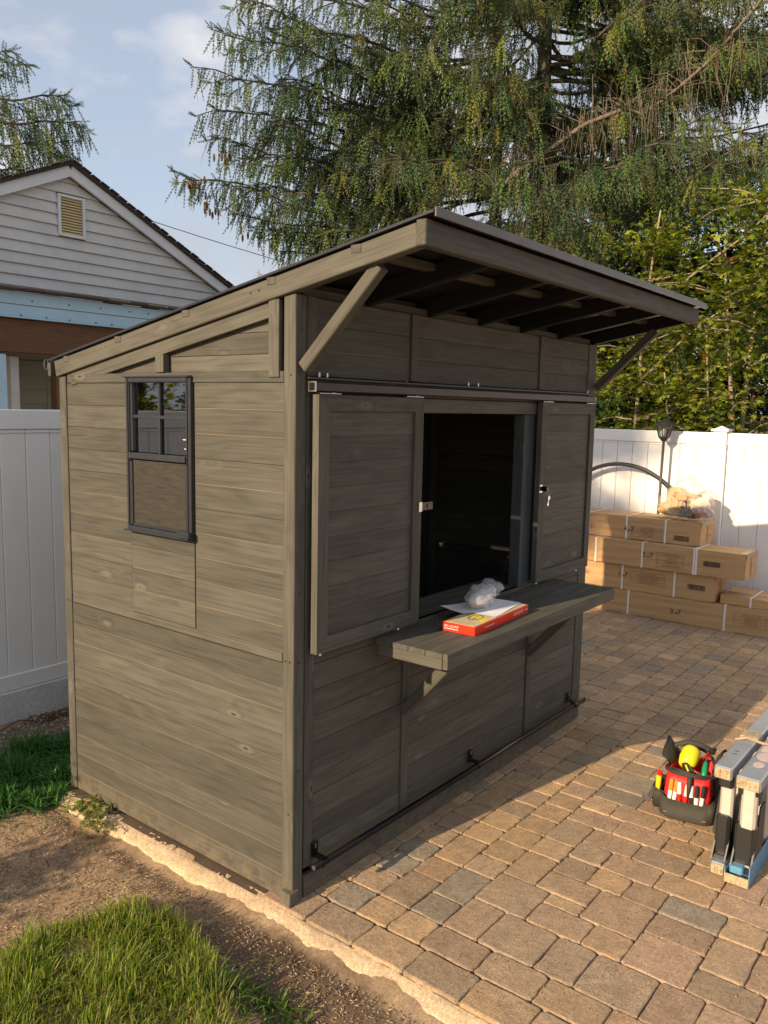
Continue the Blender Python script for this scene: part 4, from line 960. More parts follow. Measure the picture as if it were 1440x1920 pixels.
V, F = lathe([(.02, -.05), (.034, -.045), (.042, -.01), (.042, .03), (.038, .045), (.028, .05)], 18); mobj('light_body', V, F, M_yellow, MBG @ Mf @ lean(0,0,0,0,1.3,0), ft, smooth=True)
V, F = lathe([(.016, .0), (.026, .01), (.026, .035), (.018, .04)], 14); mobj('light_head', V, F, M_greypl, MBG @ Mf @ lean(-.06,-.01,-.012,0,-1.5,0.4), ft, smooth=True)
V, F = tube([(0,0,0), (.05,-.03,-.01), (.06,-.055,-.03)], .013, 10); mobj('light_arm', V, F, M_yellow, MBG @ Mf, ft, smooth=True)
Mg = lean(-.02, -.055, .215, .2, .9, .3); sg = tool('screwdriver', 'green handled screwdriver leaning inside the tool bag', 'screwdriver', M=Mg)
V, F = lathe([(.006, -.04), (.012, -.035), (.013, 0), (.010, .03), (.005, .036)], 8); mobj('handle', V, F, M_green, MBG @ Mg, sg, smooth=True)
V, F = lathe([(.003, .03), (.003, .11)], 8); mobj('shaft', V, F, M_steel, MBG @ Mg, sg)
Mg = lean(-.075, .01, .21, -.3, 1.15, .2); sg = tool('utility_knife', 'black and yellow utility knife at the front of the tool bag opening', 'knife', M=Mg)
V, F = cbox(.02, .024, .09, .006); mobj('handle', V, F, M_blackpl, MBG @ Mg, sg); V, F = cbox(.022, .010, .04, .003); mobj('grip_inlay', V, F, M_yellow, MBG @ Mg @ T(0,.0,.01), sg)
Mg = lean(.08, -.045, .232, .3, .8, -.4); sg = tool('pliers', 'red and black handled pliers at the back of the tool bag', 'pliers', M=Mg)
for s in (-1, 1): V, F = tube([(s*.004, 0, .03), (s*.014, 0, -.005), (s*.012, 0, -.05)], .006, 8); mobj('handle', V, F, M_redpl, MBG @ Mg, sg, smooth=True)
V, F = cbox(.02, .010, .035, .003); mobj('jaw', V, F, M_steel, MBG @ Mg @ T(0,0,.045), sg)
pens = [(.070,.012,M_orange,M_white,'orange capped marker leftmost in the front pocket of the tool bag'),(.050,.010,M_orange,M_white,'second orange capped marker in the front pocket of the tool bag'),(.026,.004,M_white,M_redpl,'white marker with a red tip, left of the zip strap in the pocket'),(.004,.0,M_white,M_redpl,'white and red marker under the zip strap in the pocket'),(-.022,.0,M_white,M_blackpl,'white marker just right of the zip strap in the pocket'),(-.044,.004,M_blackpl,M_white,'short black capped marker in the front pocket'),(-.064,.010,M_blackpl,M_white,'tall black capped marker rightmost in the front pocket')]
for (y, h, cap, body, lab) in pens:
    Mp = lean(-.140, y, .062+h, random.uniform(-.08,.08), .06, 0); pn = tool('marker_pen', lab, 'marker', 'markers in the front pocket of the tool bag', M=Mp)
    V, F = lathe([(.0085, 0), (.009, .06), (.009, .062)], 10); mobj('pen_barrel', V, F, body, MBG @ Mp, pn, smooth=False)
    V, F = lathe([(.0098, .060), (.0092, .108), (.006, .112)], 10); mobj('pen_cap', V, F, cap, MBG @ Mp, pn, smooth=False)
Mg = lean(-.10, .128, .10, .05, 0, 0); sg = tool('chisel', 'yellow handled chisel with a red cap in the left side pocket of the tool bag', 'chisel', M=Mg)
V, F = lathe([(.010, 0), (.012, .03), (.012, .075)], 8); mobj('handle', V, F, M_yellow, MBG @ Mg, sg); V, F = lathe([(.0125, .075), (.0125, .092), (.008, .096)], 8); mobj('handle_cap', V, F, M_redpl, MBG @ Mg, sg)
Mg = lean(-.115, .150, .085, .45, 0, .2); sg = tool('wrench', 'dark grey adjustable wrench poking out of the left side pocket', 'wrench', M=Mg)
V, F = cbox(.012, .022, .075, .004); mobj('handle', V, F, M_greypl, MBG @ Mg, sg); V, F = cbox(.014, .034, .024, .005); mobj('jaw', V, F, M_steel, MBG @ Mg @ T(0, .008, -.03), sg)
mobj('side_pocket', *[(lambda vf: (vf[0], vf[1]))(loft([ring(.03,.17,.055,.02), ring(.085,.18,.075,.03), ring(.115,.18,.07,.03), ring(.11,.165,.055,.02)], True, False))][0], M_blackfab, MBG @ T(-.035, .118, 0), tb, smooth=True)
mobj('side_pocket', *loft([ring(.02,.05,.045,.02), ring(.105,.055,.05,.02), ring(.102,.04,.035,.015)], True, False), M_blackfab, MBG @ T(-.115, -.098, 0), tb, smooth=True)
# ================================================================== TREES
def frames(D):
    D = D/np.linalg.norm(D, axis=1, keepdims=True); A = np.where(np.abs(D[:, 2:3]) < .9, np.array([[0,0,1.]]), np.array([[1.,0,0]])); X = np.cross(A, D); X /= np.linalg.norm(X, axis=1, keepdims=True); return X, np.cross(D, X), D
def sprigs(P, D, L, w, tint, K=30, stemtint=None):
    """needle-bearing twigs: K little needle-cluster triangles set spirally round each axis"""
    n = len(P); X, Y, Z = frames(D); az_ = (np.arange(K)*2.4)[None, :]+RNG.uniform(0, 6.28, (n, 1)); t = (np.arange(K)/K)[None, :]*np.ones((n, 1))
    R = np.cos(az_)[..., None]*X[:, None]+np.sin(az_)[..., None]*Y[:, None]; prof = (np.sin(np.pi*(.12+.8*t))**.5)[..., None]
    Pn = P[:, None]; Ln = L[:, None, None]; wn_ = w[:, None, None]
    a = Pn+Z[:, None]*(t[..., None]*Ln); b = Pn+Z[:, None]*((t[..., None]+2.2/K)*Ln)
    c = Pn+Z[:, None]*((t[..., None]+1.5/K+.04)*Ln)+R*wn_*prof
    V = np.stack([a, b, c], 2).reshape(-1, 3); F = np.arange(n*K*3).reshape(-1, 3)
    C = np.repeat((tint[:, None]*RNG.uniform(.75, 1.25, (n, K, 1))).reshape(-1, 3), 3, 0)
    return V, F, C
def strings(P, D, L, w, tint):
    n = len(P); X, Y, Z = frames(D); mid = P+Z*L[:, None]*.55+X*(L*.08)[:, None]; e = P+Z*L[:, None]; W_ = Y*w[:, None]
    W2 = X*w[:, None]
    V = np.stack([P-W_, P+W_, mid+W_*.8, mid-W_*.8, e, mid+W2*.8, mid-W2*.8], 1).reshape(-1, 3); k = np.arange(n)[:, None]*7
    F = np.concatenate([k+np.array([[0,1,2]]), k+np.array([[0,2,3]]), k+np.array([[3,2,4]]), k+np.array([[0,5,6]]), k+np.array([[5,6,4]])]); return V, F, np.repeat(tint, 7, 0)
def cat(lst):
    V = []; F = []; C = []; b = 0
    for v, f, c in lst: V.append(v); F.append(f+b); C.append(c); b += len(v)
    return np.concatenate(V), np.concatenate(F), np.concatenate(C)
def spruce(root_name, base, h, r, limbs, label, nb=13, bare=.15, gs=1.0, group=None):
    root = empty(root_name, T(*base), label=label, cat='tree', group=group); bx_, by_ = base[:2]
    path = [(bx_+.05*math.sin(z*.8), by_+.05*math.cos(z*.7), z) for z in np.linspace(base[2], h, 14)]
    V, F = tube(path, [r*(1-.75*i/13) for i in range(14)], 12); mobj('trunk', V, F, M_bark, I4, root, smooth=True)
    LV = []; SP = []; SD = []; SLn = []; SW_ = []; ST = []; BP = []; BD = []; BL = []; BT = []
    rr = random.Random(len(limbs)*7+int(h*10)); u = rr.uniform
    for (z0, tip, thick, lush) in limbs:
        b = Vector((bx_, by_, z0)); e = Vector(tip); Lm = (e-b).length; H = (e-b); H.z = 0; H.normalize(); S = Vector((-H.y, H.x, 0))
        pts = []; n = 12; ph = u(0, 6)
        for i in range(n+1):
            t = i/n; p = b.lerp(e, t); p.z += -.10*Lm*math.sin(math.pi*t)*(1.1-t)*1.0 ; p += S*.05*Lm*math.sin(2.2*t*math.pi+ph)*t*(1-t)*2+Vector((0,0,1))*.012*Lm*math.sin(5*t*math.pi+ph); pts.append(p)
        V, F = tube(pts, [thick*(1-.85*i/n)+.004 for i in range(n+1)], 6); LV.append((V, F))
        nbr = int(nb*Lm/3)+3
        for k in range(nbr):
            t = .22+.78*(k+u(0,.8))/nbr; t = min(t, .995); i = int(t*n); p = pts[i].lerp(pts[min(i+1, n)], t*n-i); s = (-1)**k
            bl = (.30+.75*(1-t)*min(1, t*2.2)+u(0,.25))*(Lm/4)**.4
            d = (H*u(.35,1.0)+S*s*u(.35,1.0)+Vector((0,0,u(-.25,.15)))).normalized()
            bp = []; m = 5; droop = u(.10,.5)
            for j in range(m+1):
                q = j/m; bp.append(p+d*bl*q+Vector((0,0,-droop*bl*q*q+(.10*bl*q**4 if t > .8 else 0))))
            V, F = tube(bp, [.008*(1-.7*j/m)+.0015 for j in range(m+1)], 4, cap=False); LV.append((V, F))
            bt = u(0,1); isb = u(0,1) < bare*(1.4 if t < .6 else .5)
            ns = max(4, int(bl/.030*gs))
            for j in range(ns):
                q = (j+u(0,1))/ns; x = q*m; i2 = min(int(x), m-1); pp = bp[i2].lerp(bp[i2+1], x-i2)
                sd = S*s; dv = Vector((u(-.35,.35), u(-.35,.35), -1))*1.0+d*u(0,.5)
                if isb or u(0,1) < bare*.5:
                    BP.append(pp); BD.append(dv); BL.append(u(.18,.62)); BT.append((.13*u(.6,1.2), .11*u(.6,1.2), .055))
                    if u(0,1) < .4: continue
                if u(0,1) < .34: dv = d*u(.5,1.2)+sd*u(-.8,.8)+Vector((0,0,u(-.5,.2)))
                SP.append(pp); SD.append(dv); SLn.append(u(.18,.46) if dv.z < -.7 else u(.10,.22)); SW_.append(u(.018,.031)); SPc = min(.99, max(0, bt+u(-.12,.12)))
                if SPc < .15*lush: ST.append((.13*u(.8,1.3), .165*u(.8,1.2), .030))
                elif SPc < .45: ST.append((.072*u(.8,1.2), .115*u(.8,1.2), .027))
                else: ST.append((.044*u(.7,1.2), .078*u(.7,1.2), .026))
            for j in range(3):     # tip tuft, turned up
                SP.append(bp[-1]); SD.append(d+Vector((u(-.5,.5), u(-.5,.5), u(-.1,.7)))); SLn.append(u(.08,.16)); SW_.append(.024); ST.append((.07,.095,.03))
        for j in range(10):
            t = u(.82, 1); p = pts[int(t*n)] if t < .97 else e; SP.append(p); SD.append(H*u(.4,1.2)+S*u(-.7,.7)+Vector((0,0,u(-.5,.6)))); SLn.append(u(.1,.22)); SW_.append(.026); ST.append((.05,.075,.032))
    V, F, _ = merge(LV); mobj('limbs', V, F, M_bark, I4, root, smooth=True)
    A = [sprigs(np.array(SP), np.array(SD), np.array(SLn), np.array(SW_), np.array(ST))]
    if BP: A.append(strings(np.array(BP), np.array(BD), np.array(BL), np.full(len(BP), .0035), np.array(BT)))
    V, F, C = cat(A); trimesh('crown', V, F, M_needle, I4, root, colors=C, kind='stuff'); return root
def rand_limbs(base, zs, azr, Lr, n, seed, drop=.12, lush=1):
    ca = math.degrees(math.atan2(-1.944-base[1], -1.995-base[0])) % 360
    rr = random.Random(seed); out = []
    for i in range(n):
        z = rr.uniform(*zs); a = rr.uniform(*azr)
        while z > 4.6 and abs((a % 360)-ca) < 13: a = rr.uniform(*azr)
        a = math.radians(a); L = rr.uniform(*Lr)*(1-.045*max(0, z-4)); out.append((z, (base[0]+L*math.cos(a), base[1]+L*math.sin(a), z+L*rr.uniform(-drop*2.2, drop)), .022+.012*rr.random(), lush))
    return out
T1 = (9.24, 4.03, -.1); T2 = (9.7, 5.08, -.1)
left = [((6.07,8.1,5.08),4.9),((6.08,7.54,6.46),6.3),((6.23,7.62,6.02),5.8),((6.07,7.32,6.89),6.9),((6.3,7.12,7.32),7.2),((6.30,7.70,5.62),5.4),((7.34,7.27,4.15),4.5),((6.85,7.6,4.6),4.6),((7.2,7.36,4.45),4.8),((6.6,7.5,7.9),7.7),((7.0,7.6,5.1),5.2),((6.8,7.3,5.7),5.9),((6.9,7.1,6.5),6.4),((7.0,7.0,7.2),7.2),((7.3,7.5,6.1),6.2),((7.4,6.8,5.2),5.3),((6.5,7.0,5.3),5.6),((7.7,6.9,4.3),4.7)]
limbs2 = [(z, t, .03, .45) for t, z in left]
limbs2 += rand_limbs(T2, (3.6, 8.5), (95, 215), (1.4, 3.6), 26, 3, lush=.6) + rand_limbs(T2, (3.2, 8.5), (195, 262), (1.6, 3.6), 16, 4, lush=.8)
spruce('spruce_tree', T2, 11.5, .15, limbs2, 'tall spruce with drooping dark boughs reaching left over the shed roof', bare=.10)
limbs1 = rand_limbs(T1, (3.2, 8.8), (170, 268), (1.6, 3.7), 33, 5, lush=1.1) + rand_limbs(T1, (3.0, 8.6), (255, 315), (2.2, 4.6), 31, 6, lush=1.3) + rand_limbs(T1, (4.6, 8.6), (-60, 60), (1.5, 3.2), 12, 8)
spruce('spruce_tree', T1, 12.0, .17, limbs1, 'broad spruce with hanging bare twigs and yellow-green sprays, trunk nearest the centre', bare=.28)
T3 = (4.35, 11.6, -.1)
limbs3 = [(6.25,(5.63,10.22,6.14),.03,1.6),(6.5,(5.46,10.22,6.50),.025,1.6),(5.9,(5.55,10.38,5.83),.025,1),(5.45,(5.03,10.82,5.37),.03,.7),(7.0,(4.72,10.48,6.95),.02,.5),(5.2,(4.9,10.7,5.15),.02,.7)] + rand_limbs(T3, (4.5, 6.4), (150, 330), (.5, .9), 8, 9)
spruce('spruce_tree', T3, 9.5, .13, limbs3, 'spruce at the far left edge whose bough tips show above the house gable', nb=16, bare=.05)
# spruce cones hanging at the tips on the left
# long bare limb crossing the crown
bl_ = [(8.05,.4,6.9),(8.2,.88,6.32),(8.24,1.38,5.86),(8.2,1.81,5.56),(8.15,2.11,5.39),(8.01,2.27,5.45),(7.88,2.72,5.32),(7.84,2.93,5.2),(7.73,3.27,4.98),(7.63,3.59,4.78),(7.9,3.9,4.70),(9.2,4.03,4.9)]
# leafy trees
leafT = np.array([(0,0,0),(.10,.30,.02),(.42,.20,.0),(.30,.48,.03),(.50,.62,-.04),(.20,.66,.03),(0,1.0,-.08),(-.20,.66,.03),(-.50,.62,-.04),(-.30,.48,.03),(-.42,.20,.0),(-.10,.30,.02)])
leafF = np.array([(0,1,11),(1,2,3),(3,4,5),(5,6,7),(7,8,9),(9,10,11),(1,3,5),(11,7,9),(1,5,7),(1,7,11)])
def leaves(P, N, s, tint):
    n = len(P); X, Y, Z = frames(N); a = RNG.uniform(0, 6.28, n)[:, None]; X2 = X*np.cos(a)+Y*np.sin(a); Y2 = -X*np.sin(a)+Y*np.cos(a)
    cu = RNG.normal(.0, .28, (n, 1, 1)); cv = RNG.normal(-.12, .25, (n, 1, 1)); lz = leafT[None, :, 2:3]+cu*leafT[None, :, 0:1]**2*1.6+cv*leafT[None, :, 1:2]**2
    V = P[:, None]+s[:, None, None]*(leafT[None, :, 0:1]*X2[:, None]+leafT[None, :, 1:2]*Y2[:, None]+lz*Z[:, None])
    F = (np.arange(n)*12)[:, None, None]+leafF[None]; return V.reshape(-1, 3), F.reshape(-1, 3), np.repeat(tint, 12, 0)
def broadleaf(label, base, h, spread, nbr, nl, ls, pal, seed, stems=1, bark=None, zlow=1.1, name='maple_tree', lean_=(0,0), group=None, extra=()):
    rr = random.Random(seed); u = rr.uniform; root = empty(name, T(*base), label=label, cat='tree', group=group); LV = []; P = []; N = []; S_ = []; C = []; TV = []
    for si in range(stems):
        dx, dy = u(-.12,.12)*si, u(-.12,.12)*si; top = Vector((base[0]+lean_[0]+dx*4, base[1]+lean_[1]+dy*4, h*(1-.15*si))); b = Vector((base[0]+dx, base[1]+dy, base[2])); ph = u(0,6)
        st = [b.lerp(top, t)+Vector((.06*math.sin(3*t+ph), .07*math.sin(4*t+ph), 0)) for t in np.linspace(0, 1, 12)]
        TV.append(tube(st, [.030*(h/4)*(1-.8*t)+.004 for t in np.linspace(0, 1, 12)], 8))
        for k in range(nbr//stems):
            t = max(zlow/h, .15)+(1-max(zlow/h, .15))*u(0,1)**.9; p = st[int(t*11)]; a = u(0, 6.28); L = spread*u(.35,1)*(1.15-.6*t); d = Vector((math.cos(a), math.sin(a), u(.0,.65))).normalized(); bp = []
            for j in range(6): q = j/5; bp.append(p+d*L*q+Vector((0,0,-.22*L*q*q))+Vector((u(-1,1),u(-1,1),u(-1,1)))*.02)
            LV.append(tube(bp, [.010*(1-.75*q/5)+.0015 for q in range(6)], 5, cap=False))
            for j in range(nl):
                q = .15+.85*u(0,1)**.7; x = q*5; i = min(4, int(x)); pp = bp[i].lerp(bp[i+1], x-i); off = Vector((rr.gauss(0,1), rr.gauss(0,1), rr.gauss(-.2,.55)))*.13*spread
                P.append(pp+off); N.append((rr.gauss(0,.45), rr.gauss(0,.45), 1)); S_.append(ls*u(.45,1.1)); c = rr.choices(pal[0], pal[1])[0]; m = u(.75,1.25); C.append([x*m for x in c])
    for e in extra: LV.append(tube(e, [.013*(1-.7*q/(len(e)-1))+.003 for q in range(len(e))], 6))
    V, F, _ = merge(TV); mobj('trunk', V, F, bark or M_palebark, I4, root, smooth=True)
    V, F, _ = merge(LV); mobj('branches', V, F, bark or M_palebark, I4, root, smooth=True)
    V, F, C = leaves(np.array(P), np.array(N), np.array(S_), np.array(C)); trimesh('crown', V, F, M_leaf, I4, root, colors=C, kind='stuff'); return root
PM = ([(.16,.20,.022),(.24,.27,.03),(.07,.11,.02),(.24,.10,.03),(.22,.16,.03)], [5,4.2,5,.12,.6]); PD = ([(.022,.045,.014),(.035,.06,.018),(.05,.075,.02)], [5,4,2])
broadleaf('slender young maple with a pale trunk behind the fence, next to the shed wall', (6.66,1.50,-.1), 3.9, 1.1, 60, 62, .085, PM, 1, lean_=(.05,-.25), zlow=1.5, extra=[[(6.66,1.40,2.1),(6.79,.95,2.60),(6.84,.71,2.80),(6.9,.47,2.95)],[(6.7,1.3,2.9),(6.77,.77,3.33),(6.82,.44,3.57),(6.83,.26,3.75)]])
broadleaf('bushy maple with sunlit yellow-green leaves above the white post cap', (7.0,.35,-.1), 4.3, 1.3, 80, 60, .090, PM, 2, stems=2, zlow=1.2)
broadleaf('maple crowding the right edge of the picture above the fence', (7.1,-.75,-.1), 4.1, 1.3, 70, 52, .090, PM, 3, stems=2, zlow=1.2)
broadleaf('low multi-stemmed maple shrub rising just over the fence top', (6.85,.75,-.1), 2.6, .85, 50, 46, .085, PM, 4, stems=3, zlow=1.2, name='maple_shrub')
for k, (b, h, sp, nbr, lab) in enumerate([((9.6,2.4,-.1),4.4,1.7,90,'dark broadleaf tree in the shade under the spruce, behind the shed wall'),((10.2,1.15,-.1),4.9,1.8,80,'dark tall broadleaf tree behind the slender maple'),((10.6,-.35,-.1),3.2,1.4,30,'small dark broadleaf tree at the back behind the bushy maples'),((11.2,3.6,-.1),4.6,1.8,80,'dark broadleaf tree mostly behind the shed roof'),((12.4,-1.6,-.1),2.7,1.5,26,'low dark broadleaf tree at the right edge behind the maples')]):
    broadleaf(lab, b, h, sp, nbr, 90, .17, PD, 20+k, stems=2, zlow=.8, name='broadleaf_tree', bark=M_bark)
broadleaf('leafy tree standing left of the camera whose crown dapples the far fence', (-12.2,4.75,-.1), 9.8, 1.45, 90, 60, .13, PM, 40, zlow=7.9, name='broadleaf_tree', bark=M_bark)
broadleaf('low rounded shrub beside the left fence, added outside the picture to shade the ground by the shed', (-1.75,2.02,-.05), 1.1, .45, 90, 70, .055, PD, 50, stems=3, zlow=.12, name='added_shade_shrub', bark=M_bark)  # unseen shrub, added to throw shade near the rear shed corner
broadleaf('leafy tree beyond the left fence, outside the picture, mirrored in the shed window', (-4.4,6.9,-.1), 4.6, 1.5, 70, 60, .13, PM, 51, stems=2, zlow=1.2, name='broadleaf_tree', bark=M_bark)
# bare tree far off
def bare_tree():
    root = empty('bare_tree', T(28.6, 30.5, -.1), label='small bare pale tree far away above the shed roof edge', cat='tree')
    V, F = tube([(28.6,30.5,-.1),(28.6,30.5,5),(28.55,30.5,8.8)], [.12,.08,.02], 6); mobj('trunk', V, F, M_palebark, I4, root)
    LV = []; rr = random.Random(5)
    for k in range(26):
        z = 6.6+2.1*k/26; a = rr.uniform(0, 6.28); L = .9*(1-.7*k/26)*rr.uniform(.5,1.1); LV.append(tube([(28.58,30.5,z),(28.58+L*math.cos(a),30.5+L*math.sin(a),z+.2*L)], [.022,.008], 4))
    V, F, _ = merge(LV); mobj('branches', V, F, M_palebark, I4, root)
bare_tree()
lb = bpy.data.objects.get('spruce_tree.001'); V, F = tube(bl_, [.010,.016,.020,.022,.024,.026,.028,.030,.032,.034,.037,.05], 8); mobj('bare_limb', V, F, M_twig, I4, lb, smooth=True)
rr = random.Random(4); LV = []
for k in range(150):
    i = rr.randrange(1, len(bl_)-2); t = rr.random(); p = Vector(bl_[i]).lerp(Vector(bl_[i+1]), t); q = p+Vector((rr.gauss(0,.22), rr.gauss(0,.22), rr.uniform(-.05,.25))); r_ = q+Vector((rr.gauss(0,.08), rr.gauss(0,.08), -rr.uniform(.25,.85)))
    LV.append(tube([p, p.lerp(q,.6)+Vector((0,0,.06)), q, q.lerp(r_,.5)+Vector((rr.gauss(0,.03),rr.gauss(0,.03),0)), r_], [.006,.005,.004,.003,.002], 4, cap=False))
V, F, _ = merge(LV); mobj('bare_twigs', V, F, M_twig, I4, lb, smooth=True)
LV = []; rr = random.Random(8)
for (tx, ty, tz) in [(6.07,8.1,5.05),(6.12,8.02,5.04),(6.2,7.95,4.98),(6.10,8.05,4.98),(6.30,7.72,5.50),(6.34,7.66,5.45),(6.3,7.9,4.75),(6.36,7.86,4.72),(6.28,7.95,4.78),(6.75,7.65,4.42)]:
    for j in range(3): LV.append(xf(lathe([(.008,0),(.018,-.03),(.019,-.07),(.010,-.11)], 7), T(tx+rr.gauss(0,.06), ty+rr.gauss(0,.06), tz-.02+rr.gauss(0,.05))))
V, F, _ = merge(LV); mobj('spruce_cones', V, F, simple('cone_brown', (.12,.06,.035), .8), I4, bpy.data.objects['spruce_tree'], kind='stuff')
# ================================================================== GRASS AND GROUND LITTER
def inpoly(P, poly):
    x, y = P[:, 0], P[:, 1]; ins = np.zeros(len(P), bool); n = len(poly); j = n-1
    for i in range(n):
        xi, yi = poly[i]; xj, yj = poly[j]; c = ((yi > y) != (yj > y)) & (x < (xj-xi)*(y-yi)/(yj-yi+1e-12)+xi); ins ^= c; j = i
    return ins
def blades(poly, dens, hr, wr, pal, seed, lean0=.5, clump=.035):
    r = np.random.default_rng(seed); pa = np.array(poly); lo, hi = pa.min(0), pa.max(0); n = int(dens*np.prod(hi-lo))
    cen = r.uniform(lo, hi, (max(8, n//14), 2)); P = cen[r.integers(0, len(cen), n)]+r.normal(0, clump, (n, 2)); P = P[inpoly(P+r.normal(0, .012, P.shape), poly)]; n = len(P)
    z = soil_z(P[:, 0], P[:, 1]) - .004; h = r.uniform(*hr, n)*(.8+.35*np.sin(P[:,0]*17)*np.sin(P[:,1]*13)); a = r.uniform(0, 6.28, n); ln = np.abs(r.normal(0, lean0, n)); w = r.uniform(*wr, n)
    d = np.stack([np.cos(a), np.sin(a)], 1); s = np.stack([-d[:, 1], d[:, 0]], 1); V = []
    for k, (t, ww) in enumerate(((0, .8), (.35, 1), (.7, .75), (1, 0))):
        off = d*(h*ln*t**1.8)[:, None]; zz = z+h*t*(1-.35*np.minimum(ln, 1.5)*t)
        for sg_ in ((-1, 1) if ww else (0,)): V.append(np.column_stack([P+off+s*(w*ww*.5*sg_)[:, None], zz]))
    V = np.stack(V, 1).reshape(-1, 3); k = (np.arange(n)*7)[:, None]
    F = np.concatenate([k+np.array([q]) for q in ((0,1,3),(0,3,2),(2,3,5),(2,5,4),(4,5,6))]); pc = np.array(pal)[r.integers(0, len(pal), n)]*r.uniform(.75, 1.25, (n, 1))
    C = np.repeat(pc, 7, 0)*np.tile(np.array([.75,.75,.95,.95,1.1,1.1,1.2]), n)[:, None]; return V, F, C
GA = [(-.80,.56),(-.68,.57),(-.51,.45),(-.36,.38),(-.32,.30),(-.31,.22),(-.34,.12),(-.385,.02),(-.42,-.08),(-.46,-.16),(-.50,-.24),(-.56,-.35),(-.60,-.55),(-.8,-1.2),(-2.2,-1.2),(-2.2,.6),(-1.1,.62)]
PG = [(.15,.22,.022),(.20,.27,.03),(.10,.15,.02),(.25,.24,.07),(.15,.20,.022)]
A = [blades(GA, 14000, (.05,.11), (.0026,.0050), PG, 1, .6), blades(GA, 2200, (.05,.10), (.006,.009), PG, 11, .9), blades(GA, 2600, (.03,.09), (.002,.003), [(.36,.28,.13),(.28,.22,.10)], 2, .9)]
A.append(blades([(-.47,-.12),(-.38,-.10),(-.30,-.26),(-.36,-.42),(-.5,-.4)], 5000, (.04,.07), (.006,.010), [(.06,.12,.02),(.09,.15,.03)], 7, 1.2))
V, F, C = cat(A); trimesh('lawn_grass', V, F, M_grass, colors=C, label='sunlit green lawn grass at the bottom left corner', cat='grass', kind='stuff')
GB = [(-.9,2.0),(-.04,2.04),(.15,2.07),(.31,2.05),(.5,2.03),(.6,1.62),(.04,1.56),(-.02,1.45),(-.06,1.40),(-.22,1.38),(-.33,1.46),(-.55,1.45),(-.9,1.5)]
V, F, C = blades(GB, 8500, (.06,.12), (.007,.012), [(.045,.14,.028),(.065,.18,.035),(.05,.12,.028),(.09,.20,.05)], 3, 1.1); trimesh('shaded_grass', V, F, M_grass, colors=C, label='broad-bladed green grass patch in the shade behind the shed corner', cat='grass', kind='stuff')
def weed(name, label, x, y, n, s, pal, seed, spread):
    rr = random.Random(seed); root = empty(name, T(x, y, -.035), label=label, cat='weed'); P = []; N = []; S_ = []; C = []; LV = []
    for k in range(n):
        a = rr.uniform(0, 6.28); L = rr.uniform(.3,1)*spread; hh = rr.uniform(.02,.06); e = (x+L*math.cos(a), y+L*math.sin(a), -.03+hh); LV.append(tube([(x, y, -.035), (x+.5*L*math.cos(a), y+.5*L*math.sin(a), -.02+hh), e], .0013, 4))
        for j in range(5): t = rr.uniform(.35,1); P.append((x+L*t*math.cos(a)+rr.gauss(0,.008), y+L*t*math.sin(a)+rr.gauss(0,.008), -.02+hh*rr.uniform(.6,1.1))); N.append((rr.gauss(0,.4), rr.gauss(0,.4), 1)); S_.append(s*rr.uniform(.6,1.2)); C.append([q*rr.uniform(.8,1.2) for q in rr.choice(pal)])
    V, F, _ = merge(LV); mobj('stem', V, F, M_green if False else M_twig, I4, root)
    V, F, C = leaves(np.array(P), np.array(N), np.array(S_), np.array(C)); trimesh('leaves', V, F, M_leaf, I4, root, colors=C, kind='stuff')
weed('weed_plant', 'light green leafy weed beside the rear corner of the shed', -.085, 1.17, 26, .030, [(.22,.26,.05),(.16,.22,.04)], 2, .13)
weed('weed_plant', 'smaller weed sprawling on the sunlit soil in front of the leafy one', -.13, 1.03, 14, .024, [(.22,.24,.06),(.15,.19,.04)], 3, .10)
V, F, C = blades([(-.26,-.16),(-.21,-.16),(-.21,-.10),(-.26,-.10)], 6000, (.03,.06), (.003,.004), [(.16,.18,.06),(.25,.22,.10)], 5, 1.3, .01); trimesh('grass_tuft', V, F, M_grass, colors=C, label='tiny pale grass tuft alone on the dark soil near the concrete edging', cat='grass', kind='stuff')
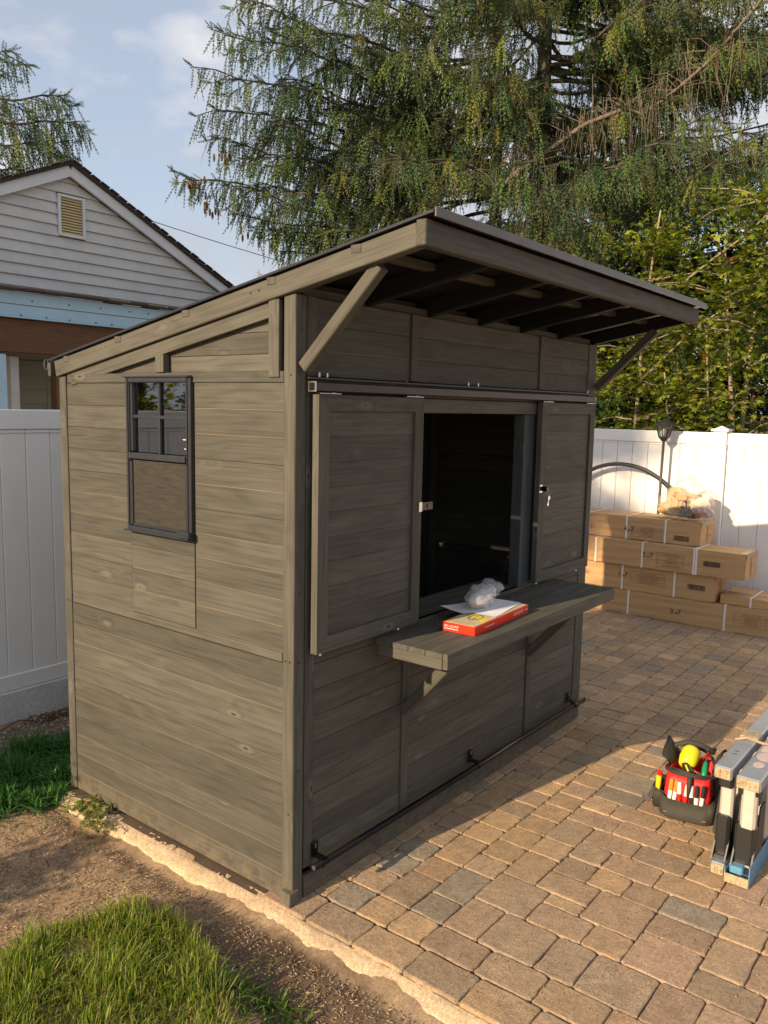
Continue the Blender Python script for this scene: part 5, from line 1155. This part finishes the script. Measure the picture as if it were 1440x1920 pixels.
def litter(n, box, lr, wr, pal, seed, flat=.25, dz=.003):
    r = np.random.default_rng(seed); P = np.column_stack([r.uniform(box[0], box[1], n), r.uniform(box[2], box[3], n)]); z = soil_z(P[:, 0], P[:, 1])+dz; a = r.uniform(0, 6.28, n); L = r.uniform(*lr, n); w = r.uniform(*wr, n); el = r.normal(0, flat, n)
    d = np.column_stack([np.cos(a)*np.cos(el), np.sin(a)*np.cos(el), np.sin(el)]); s = np.column_stack([-np.sin(a), np.cos(a), 0*a]); c = np.column_stack([P, z]); up = np.array([0,0,1.])
    V = np.stack([c-d*L[:, None]/2, c+s*w[:, None]/2, c-s*w[:, None]/2, c+up*w[:, None]*.6, c+d*L[:, None]/2], 1).reshape(-1, 3); k = (np.arange(n)*5)[:, None]
    F = np.concatenate([k+np.array([q]) for q in ((0,1,3),(0,3,2),(1,4,3),(2,3,4))]); return V, F, np.repeat(np.array(pal)[r.integers(0, len(pal), n)]*r.uniform(.7,1.3,(n,1)), 5, 0)
A = [litter(13000, (-1.3,-.14,-1.2,1.5), (.008,.024), (.002,.005), [(.22,.145,.08),(.32,.22,.125),(.15,.095,.055),(.38,.29,.18)], 1, .35), litter(9000, (-1.3,-.13,-1.2,1.5), (.004,.009), (.004,.008), [(.13,.085,.05),(.2,.14,.09),(.34,.28,.2)], 2, .3)]
V, F, C = cat(A); trimesh('soil_litter', V, F, M_crumb, colors=C, kind='stuff')
A = [litter(900, (-.8,.75,1.95,2.39), (.012,.030), (.012,.024), [(.32,.27,.21),(.24,.20,.16),(.42,.38,.32)], 4, .2), litter(5000, (-.8,.75,1.9,2.4), (.008,.03), (.002,.006), [(.12,.08,.055),(.18,.13,.09)], 5, .3)]
V, F, C = cat(A); trimesh('pebbles', V, F, M_crumb, colors=C, kind='stuff')
A = []
rr = random.Random(12)
for k in range(14): x, y = rr.uniform(.3,.6), rr.uniform(2.28,2.37); a = rr.uniform(0,3.1); A.append(tube([(x, y, -.02), (x+.09*math.cos(a), y+.03*math.sin(a), .01), (x+.2*math.cos(a), y+.05*math.sin(a), -.02)], .004, 5))
V, F, _ = merge(A); mobj('dead_twigs', V, F, M_beam, smooth=True, kind='stuff')
# sand grains and crumbs on the pavers
r = np.random.default_rng(9); n = 1500; P = np.column_stack([r.uniform(0, 3.2, n), -r.uniform(.02, 1.7, n)]); s = r.uniform(.0012, .0042, n)
c = np.column_stack([P, np.full(n, .002)]); V = np.stack([c+s[:, None]*np.array(o) for o in ((1,0,0),(-.6,.8,0),(-.5,-.9,0),(0,0,1.1))], 1).reshape(-1, 3); k = (np.arange(n)*4)[:, None]
F = np.concatenate([k+np.array([q]) for q in ((0,1,3),(1,2,3),(2,0,3))]); trimesh('paver_crumbs', V, F, M_crumb, colors=np.repeat(np.array([(.2,.15,.09)])*r.uniform(.6,1.5,(n,1)), 4, 0), kind='stuff')
